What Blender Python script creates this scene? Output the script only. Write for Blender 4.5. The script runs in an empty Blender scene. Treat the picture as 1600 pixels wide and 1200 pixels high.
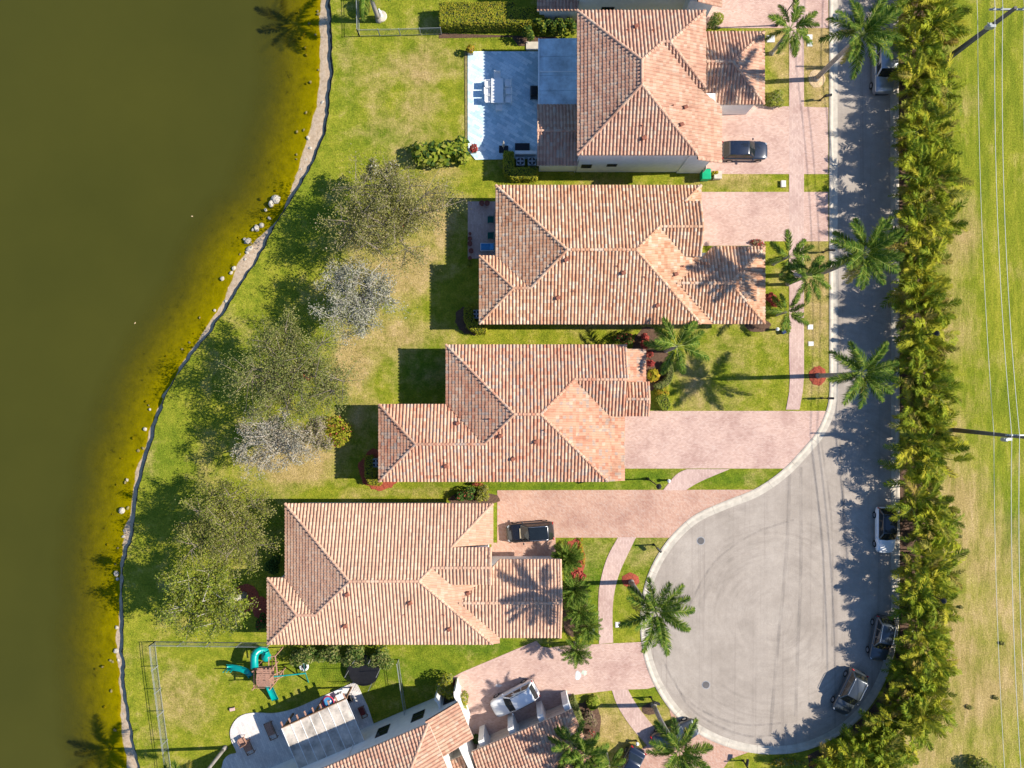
import bpy, bmesh, math, random
import numpy as np
from mathutils import Vector, Matrix, noise as mnoise

R = math.radians
random.seed(11)
rng = np.random.default_rng(5)
scene = bpy.context.scene
col = scene.collection

# ------------------------------------------------------------------ camera, sky, sun, exposure
HC = 69.44                                   # drone height in metres
cam_d = bpy.data.cameras.new("camera")
cam = bpy.data.objects.new("camera", cam_d)
col.objects.link(cam)
cam.location = (0, 0, HC)
cam_d.sensor_width = 36.0
cam_d.lens = 25.0
cam_d.clip_end = 3000
scene.camera = cam

SUN_EL, SUN_AZ = 38.0, 2.3                   # elevation; degrees north of due east
world = bpy.data.worlds.new("World")
scene.world = world
world.use_nodes = True
wn = world.node_tree
for n in list(wn.nodes):
    wn.nodes.remove(n)
w_out = wn.nodes.new("ShaderNodeOutputWorld")
w_bg = wn.nodes.new("ShaderNodeBackground")
w_sky = wn.nodes.new("ShaderNodeTexSky")
w_sky.sky_type = 'NISHITA'
w_sky.sun_disc = False
w_sky.sun_elevation = R(SUN_EL)
w_sky.sun_rotation = R(90 - SUN_AZ)
w_sky.ozone_density = 8.0
w_sky.dust_density = 0.3
w_bg.inputs[1].default_value = 0.105
wn.links.new(w_sky.outputs[0], w_bg.inputs[0])
wn.links.new(w_bg.outputs[0], w_out.inputs[0])

sun_d = bpy.data.lights.new("sun", 'SUN')
sun_d.energy = 5.0
sun_d.angle = R(0.53)
sun_d.color = (1.0, 0.93, 0.82)
sun = bpy.data.objects.new("sun", sun_d)
col.objects.link(sun)
sv = Vector((math.cos(R(SUN_EL)) * math.cos(R(SUN_AZ)), math.cos(R(SUN_EL)) * math.sin(R(SUN_AZ)), math.sin(R(SUN_EL))))
sun.rotation_euler = sv.to_track_quat('Z', 'Y').to_euler()
sun.location = sv * 200

scene.view_settings.view_transform = 'Standard'
scene.view_settings.look = 'None'
scene.view_settings.exposure = 0.70
scene.view_settings.gamma = 1.0
scene.view_settings.use_curve_mapping = False
scene.cycles.max_bounces = 6
scene.cycles.transparent_max_bounces = 12

# ------------------------------------------------------------------ helpers
def P(px, py, z=0.0):
    """place of a surveyed picture point on the level z, in metres"""
    f = (1 - z / HC) / 16.0
    return Vector(((px - 800) * f, (600 - py) * f, z))

def XY(px, py, z=0.0):
    p = P(px, py, z)
    return (p.x, p.y)

def link(o, parent=None):
    col.objects.link(o)
    if parent is not None:
        o.parent = parent
    return o

def tag(o, label=None, cat=None, group=None, kind=None):
    if label: o["label"] = label
    if cat: o["category"] = cat
    if group: o["group"] = group
    if kind: o["kind"] = kind
    return o

def thing(name, label, cat, loc=(0, 0, 0), rz=0.0, group=None):
    o = bpy.data.objects.new(name, None)
    o.empty_display_size = 0.3
    link(o)
    o.location = loc
    o.rotation_euler = (0, 0, rz)
    return tag(o, label, cat, group)

class MB:
    """collects shapes, then builds ONE mesh object"""
    def __init__(s):
        s.v = []; s.f = []; s.mi = []
    def add(s, verts, faces, mi=0):
        b = len(s.v)
        s.v += [tuple(v) for v in verts]
        s.f += [tuple(i + b for i in f) for f in faces]
        s.mi += [mi] * len(faces)
        return s
    def box(s, c, d, rz=0.0, mi=0, M=None, taper=1.0):
        x, y, z = d[0] / 2, d[1] / 2, d[2] / 2
        t = taper
        vs = [(-x, -y, -z), (x, -y, -z), (x, y, -z), (-x, y, -z), (-x * t, -y * t, z), (x * t, -y * t, z), (x * t, y * t, z), (-x * t, y * t, z)]
        m = M if M is not None else Matrix.Rotation(rz, 4, 'Z')
        vs = [Vector(c) + (m @ Vector(v)) for v in vs]
        return s.add(vs, [(0, 3, 2, 1), (4, 5, 6, 7), (0, 1, 5, 4), (1, 2, 6, 5), (2, 3, 7, 6), (3, 0, 4, 7)], mi)
    def bb(s, x0, y0, z0, x1, y1, z1, mi=0):
        return s.box(((x0 + x1) / 2, (y0 + y1) / 2, (z0 + z1) / 2), (abs(x1 - x0), abs(y1 - y0), abs(z1 - z0)), 0, mi)
    def bar(s, a, b, w, h=None, mi=0):
        a = Vector(a); b = Vector(b); d = b - a; L = d.length
        h = h or w
        q = d.to_track_quat('X', 'Z').to_matrix().to_4x4()
        return s.box((a + b) / 2, (L, w, h), 0, mi, q)
    def tube(s, pts, rad, seg=6, cap=True, mi=0):
        pts = [Vector(p) for p in pts]
        n = len(pts)
        rads = rad if isinstance(rad, (list, tuple)) else [rad] * n
        vs = []; fs = []
        up = Vector((0, 0, 1))
        for i, p in enumerate(pts):
            d = (pts[min(i + 1, n - 1)] - pts[max(i - 1, 0)]).normalized()
            a = d.cross(up)
            if a.length < 1e-3: a = d.cross(Vector((1, 0, 0)))
            a.normalize(); b = d.cross(a).normalized()
            for k in range(seg):
                t = 2 * math.pi * k / seg
                vs.append(p + (a * math.cos(t) + b * math.sin(t)) * rads[i])
        for i in range(n - 1):
            for k in range(seg):
                k2 = (k + 1) % seg
                fs.append((i * seg + k, (i + 1) * seg + k, (i + 1) * seg + k2, i * seg + k2))
        if cap:
            fs.append(tuple(range(seg)))
            fs.append(tuple(reversed(range((n - 1) * seg, n * seg))))
        return s.add(vs, fs, mi)
    def lathe(s, c, prof, seg=14, mi=0, M=None):
        c = Vector(c); vs = []; fs = []
        m = M if M is not None else Matrix.Identity(4)
        for r, z in prof:
            for k in range(seg):
                t = 2 * math.pi * k / seg
                vs.append(c + m @ Vector((r * math.cos(t), r * math.sin(t), z)))
        n = len(prof)
        for i in range(n - 1):
            for k in range(seg):
                k2 = (k + 1) % seg
                fs.append((i * seg + k, i * seg + k2, (i + 1) * seg + k2, (i + 1) * seg + k))
        fs.append(tuple(reversed(range(seg))))
        fs.append(tuple(range((n - 1) * seg, n * seg)))
        return s.add(vs, fs, mi)
    def ball(s, c, r, seg=10, rings=6, mi=0, jit=0.0, seed=0):
        if not isinstance(r, (tuple, list)): r = (r, r, r)
        vs = []; fs = []
        rr = random.Random(seed)
        for i in range(rings + 1):
            ph = math.pi * i / rings
            for k in range(seg):
                t = 2 * math.pi * k / seg
                j = 1 + (rr.random() - .5) * jit
                vs.append((c[0] + r[0] * j * math.sin(ph) * math.cos(t), c[1] + r[1] * j * math.sin(ph) * math.sin(t), c[2] + r[2] * j * math.cos(ph)))
        for i in range(rings):
            for k in range(seg):
                k2 = (k + 1) % seg
                fs.append((i * seg + k, (i + 1) * seg + k, (i + 1) * seg + k2, i * seg + k2))
        return s.add(vs, fs, mi)
    def prism(s, poly, z0, z1, mi=0):
        """poly: list of (x, y), counter-clockwise; concave allowed"""
        from mathutils.geometry import tessellate_polygon
        poly = list(poly)
        ar = sum(poly[i][0] * poly[(i + 1) % len(poly)][1] - poly[(i + 1) % len(poly)][0] * poly[i][1] for i in range(len(poly)))
        if ar < 0: poly.reverse()
        n = len(poly)
        tr = tessellate_polygon([[Vector((p[0], p[1], 0)) for p in poly]])
        vs = [(p[0], p[1], z1) for p in poly] + [(p[0], p[1], z0) for p in poly]
        fs = []
        for t in tr:
            a, b, c = [Vector((poly[i][0], poly[i][1], 0)) for i in t]
            if (b - a).cross(c - a).z < 0: t = (t[0], t[2], t[1])
            fs.append(tuple(t))
        for i in range(n):
            j = (i + 1) % n
            fs.append((i + n, j + n, j, i))
        return s.add(vs, fs, mi)
    def build(s, name, mats, parent=None, smooth=False, bevel=0.0, loc=None):
        me = bpy.data.meshes.new(name)
        me.from_pydata(s.v, [], s.f)
        if not isinstance(mats, (list, tuple)): mats = [mats]
        for m in mats: me.materials.append(m)
        if len(mats) > 1: me.polygons.foreach_set("material_index", s.mi)
        if bevel > 0:
            bm = bmesh.new(); bm.from_mesh(me)
            bmesh.ops.bevel(bm, geom=list(bm.edges), offset=bevel, segments=2, affect='EDGES', profile=0.5, clamp_overlap=True)
            bm.to_mesh(me); bm.free()
        if smooth:
            me.polygons.foreach_set("use_smooth", [True] * len(me.polygons))
        me.update()
        o = bpy.data.objects.new(name, me)
        link(o, parent)
        if loc is not None: o.location = loc
        return o

def np_mesh(name, verts, faces, mat, parent=None, smooth=False):
    """verts (N,3), faces (M,4) numpy"""
    me = bpy.data.meshes.new(name)
    verts = np.asarray(verts, dtype=np.float32); faces = np.asarray(faces, dtype=np.int32)
    k = faces.shape[1]
    me.vertices.add(len(verts)); me.vertices.foreach_set("co", verts.ravel())
    me.loops.add(faces.size); me.loops.foreach_set("vertex_index", faces.ravel())
    me.polygons.add(len(faces))
    me.polygons.foreach_set("loop_start", np.arange(0, faces.size, k, dtype=np.int32))
    me.polygons.foreach_set("loop_total", np.full(len(faces), k, dtype=np.int32))
    if smooth: me.polygons.foreach_set("use_smooth", np.ones(len(faces), dtype=bool))
    for m in (mat if isinstance(mat, (list, tuple)) else [mat]): me.materials.append(m)
    me.update(calc_edges=True); me.validate()
    o = bpy.data.objects.new(name, me)
    link(o, parent)
    return o

def copy_tree(o, parent=None):
    c = o.copy()
    col.objects.link(c)
    if parent is not None: c.parent = parent
    for ch in o.children: copy_tree(ch, c)
    return c

# ------------------------------------------------------------------ materials (procedural)
def base_mat(name, rough=0.8, spec=0.3):
    m = bpy.data.materials.new(name)
    m.use_nodes = True
    nt = m.node_tree
    b = nt.nodes["Principled BSDF"]
    b.inputs["Roughness"].default_value = rough
    b.inputs["Specular IOR Level"].default_value = spec
    return m, nt, b

def N(nt, kind, **kw):
    n = nt.nodes.new(kind)
    for k, v in kw.items():
        if k.startswith("i_"):
            key = k[2:]
            n.inputs[int(key) if key.isdigit() else key].default_value = v
        else:
            setattr(n, k, v)
    return n

def ramp(nt, fac, stops):
    r = nt.nodes.new("ShaderNodeValToRGB")
    e = r.color_ramp.elements
    while len(e) > 1: e.remove(e[-1])
    e[0].position = stops[0][0]; e[0].color = (*stops[0][1], 1)
    for p, c in stops[1:]:
        x = e.new(p); x.color = (*c, 1)
    nt.links.new(fac, r.inputs[0])
    return r.outputs[0]

def g3(v): return (v, v, v)

def pos(nt, scale=(1, 1, 1), rot=0.0):
    g = nt.nodes.new("ShaderNodeNewGeometry")
    mp = nt.nodes.new("ShaderNodeMapping")
    mp.inputs["Scale"].default_value = scale
    mp.inputs["Rotation"].default_value = (0, 0, rot)
    nt.links.new(g.outputs["Position"], mp.inputs["Vector"])
    return mp.outputs[0]

def noise(nt, vec, scale, detail=4.0, rough=0.6):
    n = N(nt, "ShaderNodeTexNoise", i_Scale=scale, i_Detail=detail, i_Roughness=rough)
    nt.links.new(vec, n.inputs["Vector"])
    return n.outputs[0]

def mix(nt, fac, a, b, mode='MIX'):
    m = nt.nodes.new("ShaderNodeMix")
    m.data_type = 'RGBA'; m.blend_type = mode
    for s, v in ((m.inputs[0], fac), (m.inputs[6], a), (m.inputs[7], b)):
        if isinstance(v, (int, float)): s.default_value = v
        elif isinstance(v, tuple): s.default_value = (*v, 1) if len(v) == 3 else v
        else: nt.links.new(v, s)
    return m.outputs[2]

def math_n(nt, op, a, b=None):
    m = nt.nodes.new("ShaderNodeMath"); m.operation = op
    for i, v in enumerate((a, b)):
        if v is None: continue
        if isinstance(v, (int, float)): m.inputs[i].default_value = v
        else: nt.links.new(v, m.inputs[i])
    return m.outputs[0]

def bump(nt, b, h, strength, dist):
    n = N(nt, "ShaderNodeBump", i_Strength=strength, i_Distance=dist)
    nt.links.new(h, n.inputs["Height"])
    nt.links.new(n.outputs[0], b.inputs["Normal"])

def simple(name, c, var=0.15, scale=3.0, rough=0.8, spec=0.3, bmp=0.0, metal=0.0, coat=0.0):
    """plain coloured material with grain and slight unevenness"""
    m, nt, b = base_mat(name, rough, spec)
    v = pos(nt)
    f = noise(nt, v, scale, 6, 0.65)
    lo = tuple(max(0, x * (1 - var * 1.6)) for x in c); hi = tuple(min(1, x * (1 + var)) for x in c)
    nt.links.new(ramp(nt, f, [(0.3, lo), (0.7, hi)]), b.inputs["Base Color"])
    b.inputs["Metallic"].default_value = metal
    b.inputs["Coat Weight"].default_value = coat
    b.inputs["Coat Roughness"].default_value = 0.03
    if bmp: bump(nt, b, f, bmp, 0.03)
    return m

def leaf_mat(name, cols, trans=0.35, rough=0.55, per_object=False, objvar=None):
    """foliage: a colour for every leaf, some light passing through"""
    m, nt, b = base_mat(name, max(rough, 0.7), 0.06)
    g = nt.nodes.new("ShaderNodeNewGeometry")
    n = len(cols)
    stops = [(i / max(1, n - 1), c) for i, c in enumerate(cols)]
    c = ramp(nt, g.outputs["Random Per Island"], stops)
    if per_object:
        oi = nt.nodes.new("ShaderNodeObjectInfo")
        c2 = ramp(nt, oi.outputs["Random"], [(i / (len(objvar) - 1), q) for i, q in enumerate(objvar)])
        c = mix(nt, 0.6, c, c2)
    v = pos(nt)
    f = noise(nt, v, 0.8, 3)
    c = mix(nt, 1.0, c, ramp(nt, f, [(0.3, g3(0.75)), (0.7, g3(1.2))]), 'MULTIPLY')
    nt.links.new(c, b.inputs["Base Color"])
    t = nt.nodes.new("ShaderNodeBsdfTranslucent")
    nt.links.new(c, t.inputs[0])
    mx = nt.nodes.new("ShaderNodeMixShader"); mx.inputs[0].default_value = trans
    out = nt.nodes["Material Output"]
    nt.links.new(b.outputs[0], mx.inputs[1]); nt.links.new(t.outputs[0], mx.inputs[2])
    nt.links.new(mx.outputs[0], out.inputs[0])
    return m

def lawn_mat(name, streak=False):
    m, nt, b = base_mat(name, 0.95, 0.1)
    v = pos(nt)
    vs = pos(nt, (1.0, 0.22, 1.0)) if streak else v
    big = noise(nt, v, 0.16, 5, 0.62)
    mid = noise(nt, vs, 0.75, 7, 0.8)
    fine = noise(nt, v, 6.5, 5, 0.9)
    green = ramp(nt, mid, [(0.26, (0.085, 0.120, 0.008)), (0.44, (0.185, 0.215, 0.014)), (0.58, (0.29, 0.285, 0.026)), (0.74, (0.41, 0.345, 0.075))])
    dry = ramp(nt, mid, [(0.3, (0.22, 0.18, 0.04)), (0.5, (0.38, 0.28, 0.105)), (0.7, (0.52, 0.38, 0.18))])
    lush = ramp(nt, mid, [(0.3, (0.045, 0.100, 0.008)), (0.55, (0.115, 0.185, 0.010)), (0.75, (0.22, 0.265, 0.02))])
    ad = N(nt, "ShaderNodeAttribute", attribute_name="dry")
    al = N(nt, "ShaderNodeAttribute", attribute_name="lush")
    dn = math_n(nt, 'ADD', ad.outputs["Fac"], math_n(nt, 'MULTIPLY', math_n(nt, 'SUBTRACT', big, 0.47), 2.2))
    df = ramp(nt, math_n(nt, 'ADD', dn, math_n(nt, 'MULTIPLY', math_n(nt, 'SUBTRACT', mid, 0.5), 1.3)), [(0.12, g3(0)), (0.85, g3(1))])
    c = mix(nt, al.outputs["Fac"], green, lush)
    c = mix(nt, df, c, dry)
    c = mix(nt, 1.0, c, ramp(nt, fine, [(0.28, g3(0.35)), (0.5, g3(1.0)), (0.72, g3(1.75))]), 'MULTIPLY')
    nt.links.new(c, b.inputs["Base Color"])
    bump(nt, b, math_n(nt, 'ADD', fine, math_n(nt, 'MULTIPLY', mid, 0.8)), 0.9, 0.12)
    return m

def paver_mat(name, cols, rot=0.0, mortar=0.72, size=(0.22, 0.11), rough=0.85, blotch=1.0):
    m, nt, b = base_mat(name, rough, 0.25)
    v = pos(nt, (1, 1, 1), rot)
    br = N(nt, "ShaderNodeTexBrick", offset=0.5)
    br.inputs["Scale"].default_value = 1.0
    br.inputs["Brick Width"].default_value = size[0]
    br.inputs["Row Height"].default_value = size[1]
    br.inputs["Mortar Size"].default_value = 0.008
    br.inputs["Color1"].default_value = (0, 0, 0, 1); br.inputs["Color2"].default_value = (1, 1, 1, 1)
    br.inputs["Mortar"].default_value = (0.5, 0.5, 0.5, 1)
    nt.links.new(v, br.inputs["Vector"])
    nrm = noise(nt, pos(nt), 7.0, 2)
    big = noise(nt, pos(nt), 0.35, 5, 0.65)
    f = math_n(nt, 'ADD', math_n(nt, 'MULTIPLY', br.outputs["Color"], 0.55), math_n(nt, 'MULTIPLY', nrm, 0.5))
    c = ramp(nt, f, [(0.15 + 0.7 * i / max(1, len(cols) - 1), q) for i, q in enumerate(cols)])
    c = mix(nt, br.outputs["Fac"], c, mix(nt, 1.0, c, g3(mortar), 'MULTIPLY'))
    c = mix(nt, blotch, c, ramp(nt, big, [(0.3, (0.80, 0.74, 0.74)), (0.5, g3(1)), (0.72, (1.12, 1.12, 1.10))]), 'MULTIPLY')
    nt.links.new(c, b.inputs["Base Color"])
    bump(nt, b, math_n(nt, 'SUBTRACT', nrm, math_n(nt, 'MULTIPLY', br.outputs["Fac"], 0.8)), 0.35, 0.02)
    return m

def tile_mat(name, stops):
    m, nt, b = base_mat(name, 0.8, 0.25)
    g = nt.nodes.new("ShaderNodeNewGeometry")
    v = pos(nt)
    big = noise(nt, v, 0.9, 3, 0.6)
    f = math_n(nt, 'ADD', g.outputs["Random Per Island"], math_n(nt, 'MULTIPLY', math_n(nt, 'SUBTRACT', big, 0.5), 1.0))
    c = ramp(nt, f, stops)
    fine = noise(nt, v, 14.0, 5, 0.7)
    c = mix(nt, 1.0, c, ramp(nt, fine, [(0.3, g3(0.78)), (0.7, g3(1.12))]), 'MULTIPLY')
    grime = noise(nt, v, 0.33, 6, 0.7)
    c = mix(nt, 1.0, c, ramp(nt, grime, [(0.30, (0.74, 0.72, 0.71)), (0.46, g3(0.97)), (0.7, g3(1.04))]), 'MULTIPLY')
    nt.links.new(c, b.inputs["Base Color"])
    bump(nt, b, fine, 0.25, 0.01)
    return m

def asphalt_mat():
    m, nt, b = base_mat("asphalt", 0.9, 0.25)
    v = pos(nt)
    big = noise(nt, v, 0.22, 6, 0.65)
    fine = noise(nt, v, 18, 3, 0.8)
    # long faint sweeps of tyres round the turning circle
    mp = N(nt, "ShaderNodeMapping"); mp.inputs["Location"].default_value = (-25.5, 22.8, 0)
    g = nt.nodes.new("ShaderNodeNewGeometry"); nt.links.new(g.outputs["Position"], mp.inputs[0])
    ln = N(nt, "ShaderNodeVectorMath", operation='LENGTH'); nt.links.new(mp.outputs[0], ln.inputs[0])
    cb = nt.nodes.new("ShaderNodeCombineXYZ")
    nt.links.new(ln.outputs["Value"], cb.inputs[0])
    nz = noise(nt, v, 0.15, 2); nt.links.new(math_n(nt, 'MULTIPLY', nz, 3.0), cb.inputs[1])
    sweep = noise(nt, cb.outputs[0], 2.2, 4, 0.75)
    c = ramp(nt, big, [(0.25, (0.295, 0.25, 0.205)), (0.5, (0.36, 0.307, 0.255)), (0.75, (0.425, 0.367, 0.308))])
    c = mix(nt, 1.0, c, ramp(nt, fine, [(0.3, g3(0.82)), (0.7, g3(1.15))]), 'MULTIPLY')
    brk = noise(nt, v, 0.12, 3)
    c = mix(nt, ramp(nt, brk, [(0.42, g3(0.06)), (0.62, g3(0.8))]), c, mix(nt, 1.0, c, ramp(nt, sweep, [(0.36, g3(0.84)), (0.5, g3(1.0)), (0.64, g3(1.1))]), 'MULTIPLY'))
    # straight tyre tracks coming down the street
    st = noise(nt, pos(nt, (1.0, 0.012, 1.0), R(2)), 1.6, 3, 0.7)
    c = mix(nt, 0.55, c, ramp(nt, st, [(0.34, (0.74, 0.73, 0.74)), (0.43, g3(1.0)), (0.62, g3(1.06))]), 'MULTIPLY')
    sp = noise(nt, v, 1.3, 5, 0.75)
    c = mix(nt, 1.0, c, ramp(nt, sp, [(0.3, g3(0.90)), (0.7, g3(1.07))]), 'MULTIPLY')
    nt.links.new(c, b.inputs["Base Color"])
    bump(nt, b, fine, 0.3, 0.01)
    return m

def water_mat():
    m, nt, b = base_mat("pond_water", 0.16, 0.3)
    v = pos(nt)
    at = N(nt, "ShaderNodeAttribute", attribute_name="depth")
    big = noise(nt, v, 0.06, 4)
    dn = math_n(nt, 'ADD', at.outputs["Fac"], math_n(nt, 'MULTIPLY', math_n(nt, 'SUBTRACT', noise(nt, v, 0.45, 4), 0.5), 0.16))
    nt.links.new(ramp(nt, big, [(0.3, (0.048, 0.049, 0.0055)), (0.7, (0.058, 0.057, 0.0065))]), b.inputs["Base Color"])
    rip = noise(nt, v, 2.5, 4, 0.6)
    bump(nt, b, rip, 0.10, 0.02)
    tr = nt.nodes.new("ShaderNodeBsdfTransparent"); tr.inputs[0].default_value = (0.86, 0.82, 0.10, 1)
    f = ramp(nt, dn, [(0.0, g3(0.0)), (0.2, g3(0.30)), (0.45, g3(0.74)), (0.7, g3(1.0))])
    mx = nt.nodes.new("ShaderNodeMixShader")
    nt.links.new(f, mx.inputs[0]); nt.links.new(tr.outputs[0], mx.inputs[1]); nt.links.new(b.outputs[0], mx.inputs[2])
    nt.links.new(mx.outputs[0], nt.nodes["Material Output"].inputs[0])
    return m

def bed_mat():
    m, nt, b = base_mat("sand_and_bed", 0.95, 0.1)
    v = pos(nt)
    g = nt.nodes.new("ShaderNodeNewGeometry")
    sp = nt.nodes.new("ShaderNodeSeparateXYZ"); nt.links.new(g.outputs["Position"], sp.inputs[0])
    f1 = noise(nt, v, 3.0, 6, 0.7); f2 = noise(nt, v, 1.1, 6, 0.75)
    sand = ramp(nt, f1, [(0.3, (0.36, 0.255, 0.16)), (0.5, (0.50, 0.375, 0.25)), (0.7, (0.58, 0.46, 0.33))])
    algae = ramp(nt, f2, [(0.28, (0.07, 0.06, 0.008)), (0.40, (0.25, 0.23, 0.018)), (0.62, (0.36, 0.32, 0.03))])
    mr = N(nt, "ShaderNodeMapRange"); mr.inputs[1].default_value = -0.60; mr.inputs[2].default_value = -0.53
    nt.links.new(math_n(nt, 'ADD', sp.outputs[2], math_n(nt, 'MULTIPLY', math_n(nt, 'SUBTRACT', f1, 0.5), 0.10)), mr.inputs[0])
    nt.links.new(mix(nt, mr.outputs[0], algae, sand), b.inputs["Base Color"])
    bump(nt, b, f1, 0.6, 0.08)
    return m

M = {}
M['lawn'] = lawn_mat("lawn_grass"); M['meadow'] = lawn_mat("meadow_grass", True)
M['asphalt'] = asphalt_mat(); M['water'] = water_mat(); M['bed'] = bed_mat()
def track_mat():
    m, nt, b = base_mat("tyre_track", 0.9, 0.2)
    b.inputs["Base Color"].default_value = (0.10, 0.095, 0.10, 1)
    tr = nt.nodes.new("ShaderNodeBsdfTransparent"); mx = nt.nodes.new("ShaderNodeMixShader")
    f = ramp(nt, noise(nt, pos(nt, (1.5, .25, 1)), 1.2, 5, 0.7), [(0.35, g3(0.0)), (0.75, g3(0.26))])
    nt.links.new(f, mx.inputs[0]); nt.links.new(tr.outputs[0], mx.inputs[1]); nt.links.new(b.outputs[0], mx.inputs[2])
    nt.links.new(mx.outputs[0], nt.nodes["Material Output"].inputs[0])
    return m
M['track'] = track_mat()
M['concrete'] = simple("pale_concrete", (0.54, 0.48, 0.39), 0.15, 1.5, 0.85, bmp=0.2)
M['soil_and_shadow'] = simple("dark_soil_and_bank_shadow", (0.055, 0.045, 0.035), 0.35, 3.0, 0.95, bmp=0.6)
PINK = [(0.443, 0.286, 0.232), (0.524, 0.351, 0.286), (0.572, 0.389, 0.319), (0.594, 0.432, 0.362)]
M['paver'] = paver_mat("pink_pavers", PINK)
M['paver_walk'] = paver_mat("pink_walk_pavers", [(0.456, 0.313, 0.265), (0.530, 0.371, 0.313), (0.583, 0.424, 0.360)], R(90), 0.72, (0.3, 0.15))
M['paver_red'] = paver_mat("red_pavers", [(0.420, 0.236, 0.173), (0.493, 0.289, 0.210), (0.536, 0.336, 0.247), (0.525, 0.367, 0.294)], R(45))
M['paver_white'] = paver_mat("white_marble_pavers", [(0.36, 0.52, 0.58), (0.56, 0.70, 0.75), (0.78, 0.86, 0.87)], R(30), 0.7, (0.62, 0.31), blotch=0.5)
M['paver_patio'] = paver_mat("pale_patio_pavers", [(0.56, 0.52, 0.50), (0.68, 0.64, 0.60), (0.76, 0.71, 0.66)], R(66), 0.72, (0.4, 0.2), blotch=0.6)
M['stucco'] = simple("white_stucco", (0.78, 0.76, 0.72), 0.06, 2.0, 0.9, bmp=0.15)
M['fascia'] = simple("cream_fascia", (0.62, 0.52, 0.43), 0.08, 2.0, 0.7)
M['deck'] = simple("roof_underlay", (0.10, 0.06, 0.05), 0.2, 4.0, 0.95)
M['tile_peach'] = tile_mat("peach_roof_tiles", [(0.0, (0.566, 0.326, 0.216)), (0.35, (0.603, 0.361, 0.239)), (0.6, (0.626, 0.385, 0.256)), (0.85, (0.639, 0.415, 0.281)), (1.0, (0.658, 0.449, 0.317))])
M['tile_cream'] = tile_mat("cream_and_orange_roof_tiles", [(0.0, (0.509, 0.253, 0.142)), (0.3, (0.595, 0.336, 0.204)), (0.6, (0.618, 0.371, 0.228)), (0.78, (0.648, 0.426, 0.278)), (0.9, (0.587, 0.426, 0.308)), (1.0, (0.695, 0.517, 0.364))])
M['tile_grey'] = tile_mat("orange_and_grey_roof_tiles", [(0.0, (0.500, 0.225, 0.137)), (0.3, (0.577, 0.315, 0.201)), (0.6, (0.608, 0.356, 0.232)), (0.76, (0.601, 0.378, 0.245)), (0.82, (0.439, 0.322, 0.256)), (0.92, (0.452, 0.336, 0.261)), (1.0, (0.646, 0.454, 0.317))])
M['tile_brown'] = tile_mat("pink_brown_roof_tiles", [(0.0, (0.480, 0.260, 0.174)), (0.35, (0.539, 0.306, 0.206)), (0.6, (0.565, 0.342, 0.232)), (0.85, (0.579, 0.380, 0.260)), (1.0, (0.558, 0.406, 0.299))])
M['glass'] = simple("dark_window_glass", (0.015, 0.02, 0.025), 0.1, 1.0, 0.06, 0.6)
M['frame_dark'] = simple("dark_bronze_frame", (0.03, 0.027, 0.025), 0.1, 3.0, 0.5)
M['vent'] = simple("rust_red_vent", (0.28, 0.10, 0.06), 0.2, 6.0, 0.7)
M['wood'] = simple("brown_wood", (0.25, 0.14, 0.08), 0.3, 6.0, 0.7)
M['cedar'] = simple("weathered_cedar", (0.42, 0.23, 0.16), 0.3, 9.0, 0.8)
M['white'] = simple("white_paint", (0.80, 0.80, 0.78), 0.04, 3.0, 0.5)
M['black'] = simple("black_metal", (0.015, 0.015, 0.017), 0.2, 4.0, 0.45)
M['grey_metal'] = simple("grey_metal", (0.38, 0.39, 0.40), 0.1, 4.0, 0.45, metal=0.3)
M['alu'] = simple("bronze_fence_metal", (0.07, 0.075, 0.08), 0.1, 3.0, 0.5)
M['galv'] = simple("galvanised_metal", (0.36, 0.38, 0.38), 0.1, 3.0, 0.5, metal=0.3)
M['mulch_red'] = simple("red_mulch", (0.34, 0.075, 0.04), 0.35, 9.0, 0.95, bmp=0.8)
M['mulch_brown'] = simple("brown_mulch", (0.12, 0.07, 0.045), 0.35, 9.0, 0.95, bmp=0.8)
M['mulch_tan'] = simple("tan_mulch", (0.58, 0.42, 0.24), 0.25, 9.0, 0.95, bmp=0.8)
M['teal'] = simple("teal_plastic", (0.0, 0.30, 0.27), 0.08, 2.0, 0.3, 0.5)
M['blue'] = simple("blue_cushion", (0.05, 0.24, 0.50), 0.12, 5.0, 0.8)
M['green_pl'] = simple("green_plastic", (0.0, 0.36, 0.16), 0.1, 3.0, 0.45)
M['terracotta'] = simple("terracotta_pot", (0.22, 0.07, 0.05), 0.2, 5.0, 0.7)
M['pink'] = simple("pink_plastic", (0.62, 0.06, 0.12), 0.1, 4.0, 0.4)
M['rock'] = simple("pale_limestone", (0.44, 0.395, 0.32), 0.25, 3.0, 0.9, bmp=0.5)
M['rock_dark'] = simple("algae_stone", (0.22, 0.18, 0.07), 0.3, 4.0, 0.9, bmp=0.5)
M['bark'] = simple("grey_brown_bark", (0.22, 0.18, 0.14), 0.3, 6.0, 0.95, bmp=0.6)
M['bark_pale'] = simple("pale_bark", (0.40, 0.36, 0.30), 0.2, 5.0, 0.9, bmp=0.4)
M['palm_trunk'] = simple("grey_palm_trunk", (0.30, 0.27, 0.24), 0.2, 3.0, 0.9, bmp=0.4)
M['crownshaft'] = simple("green_crownshaft", (0.14, 0.25, 0.05), 0.15, 3.0, 0.5)
M['pole'] = simple("weathered_concrete_pole", (0.13, 0.12, 0.115), 0.15, 3.0, 0.8)
M['wire'] = simple("bright_cable", (0.62, 0.62, 0.58), 0.05, 3.0, 0.4, metal=0.0)
M['polycarb'] = simple("stained_awning_panel", (0.58, 0.51, 0.43), 0.34, 0.9, 0.35, 0.4)
M['awning_white'] = simple("streaked_white_panel", (0.58, 0.68, 0.71), 0.26, 0.8, 0.5)
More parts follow.
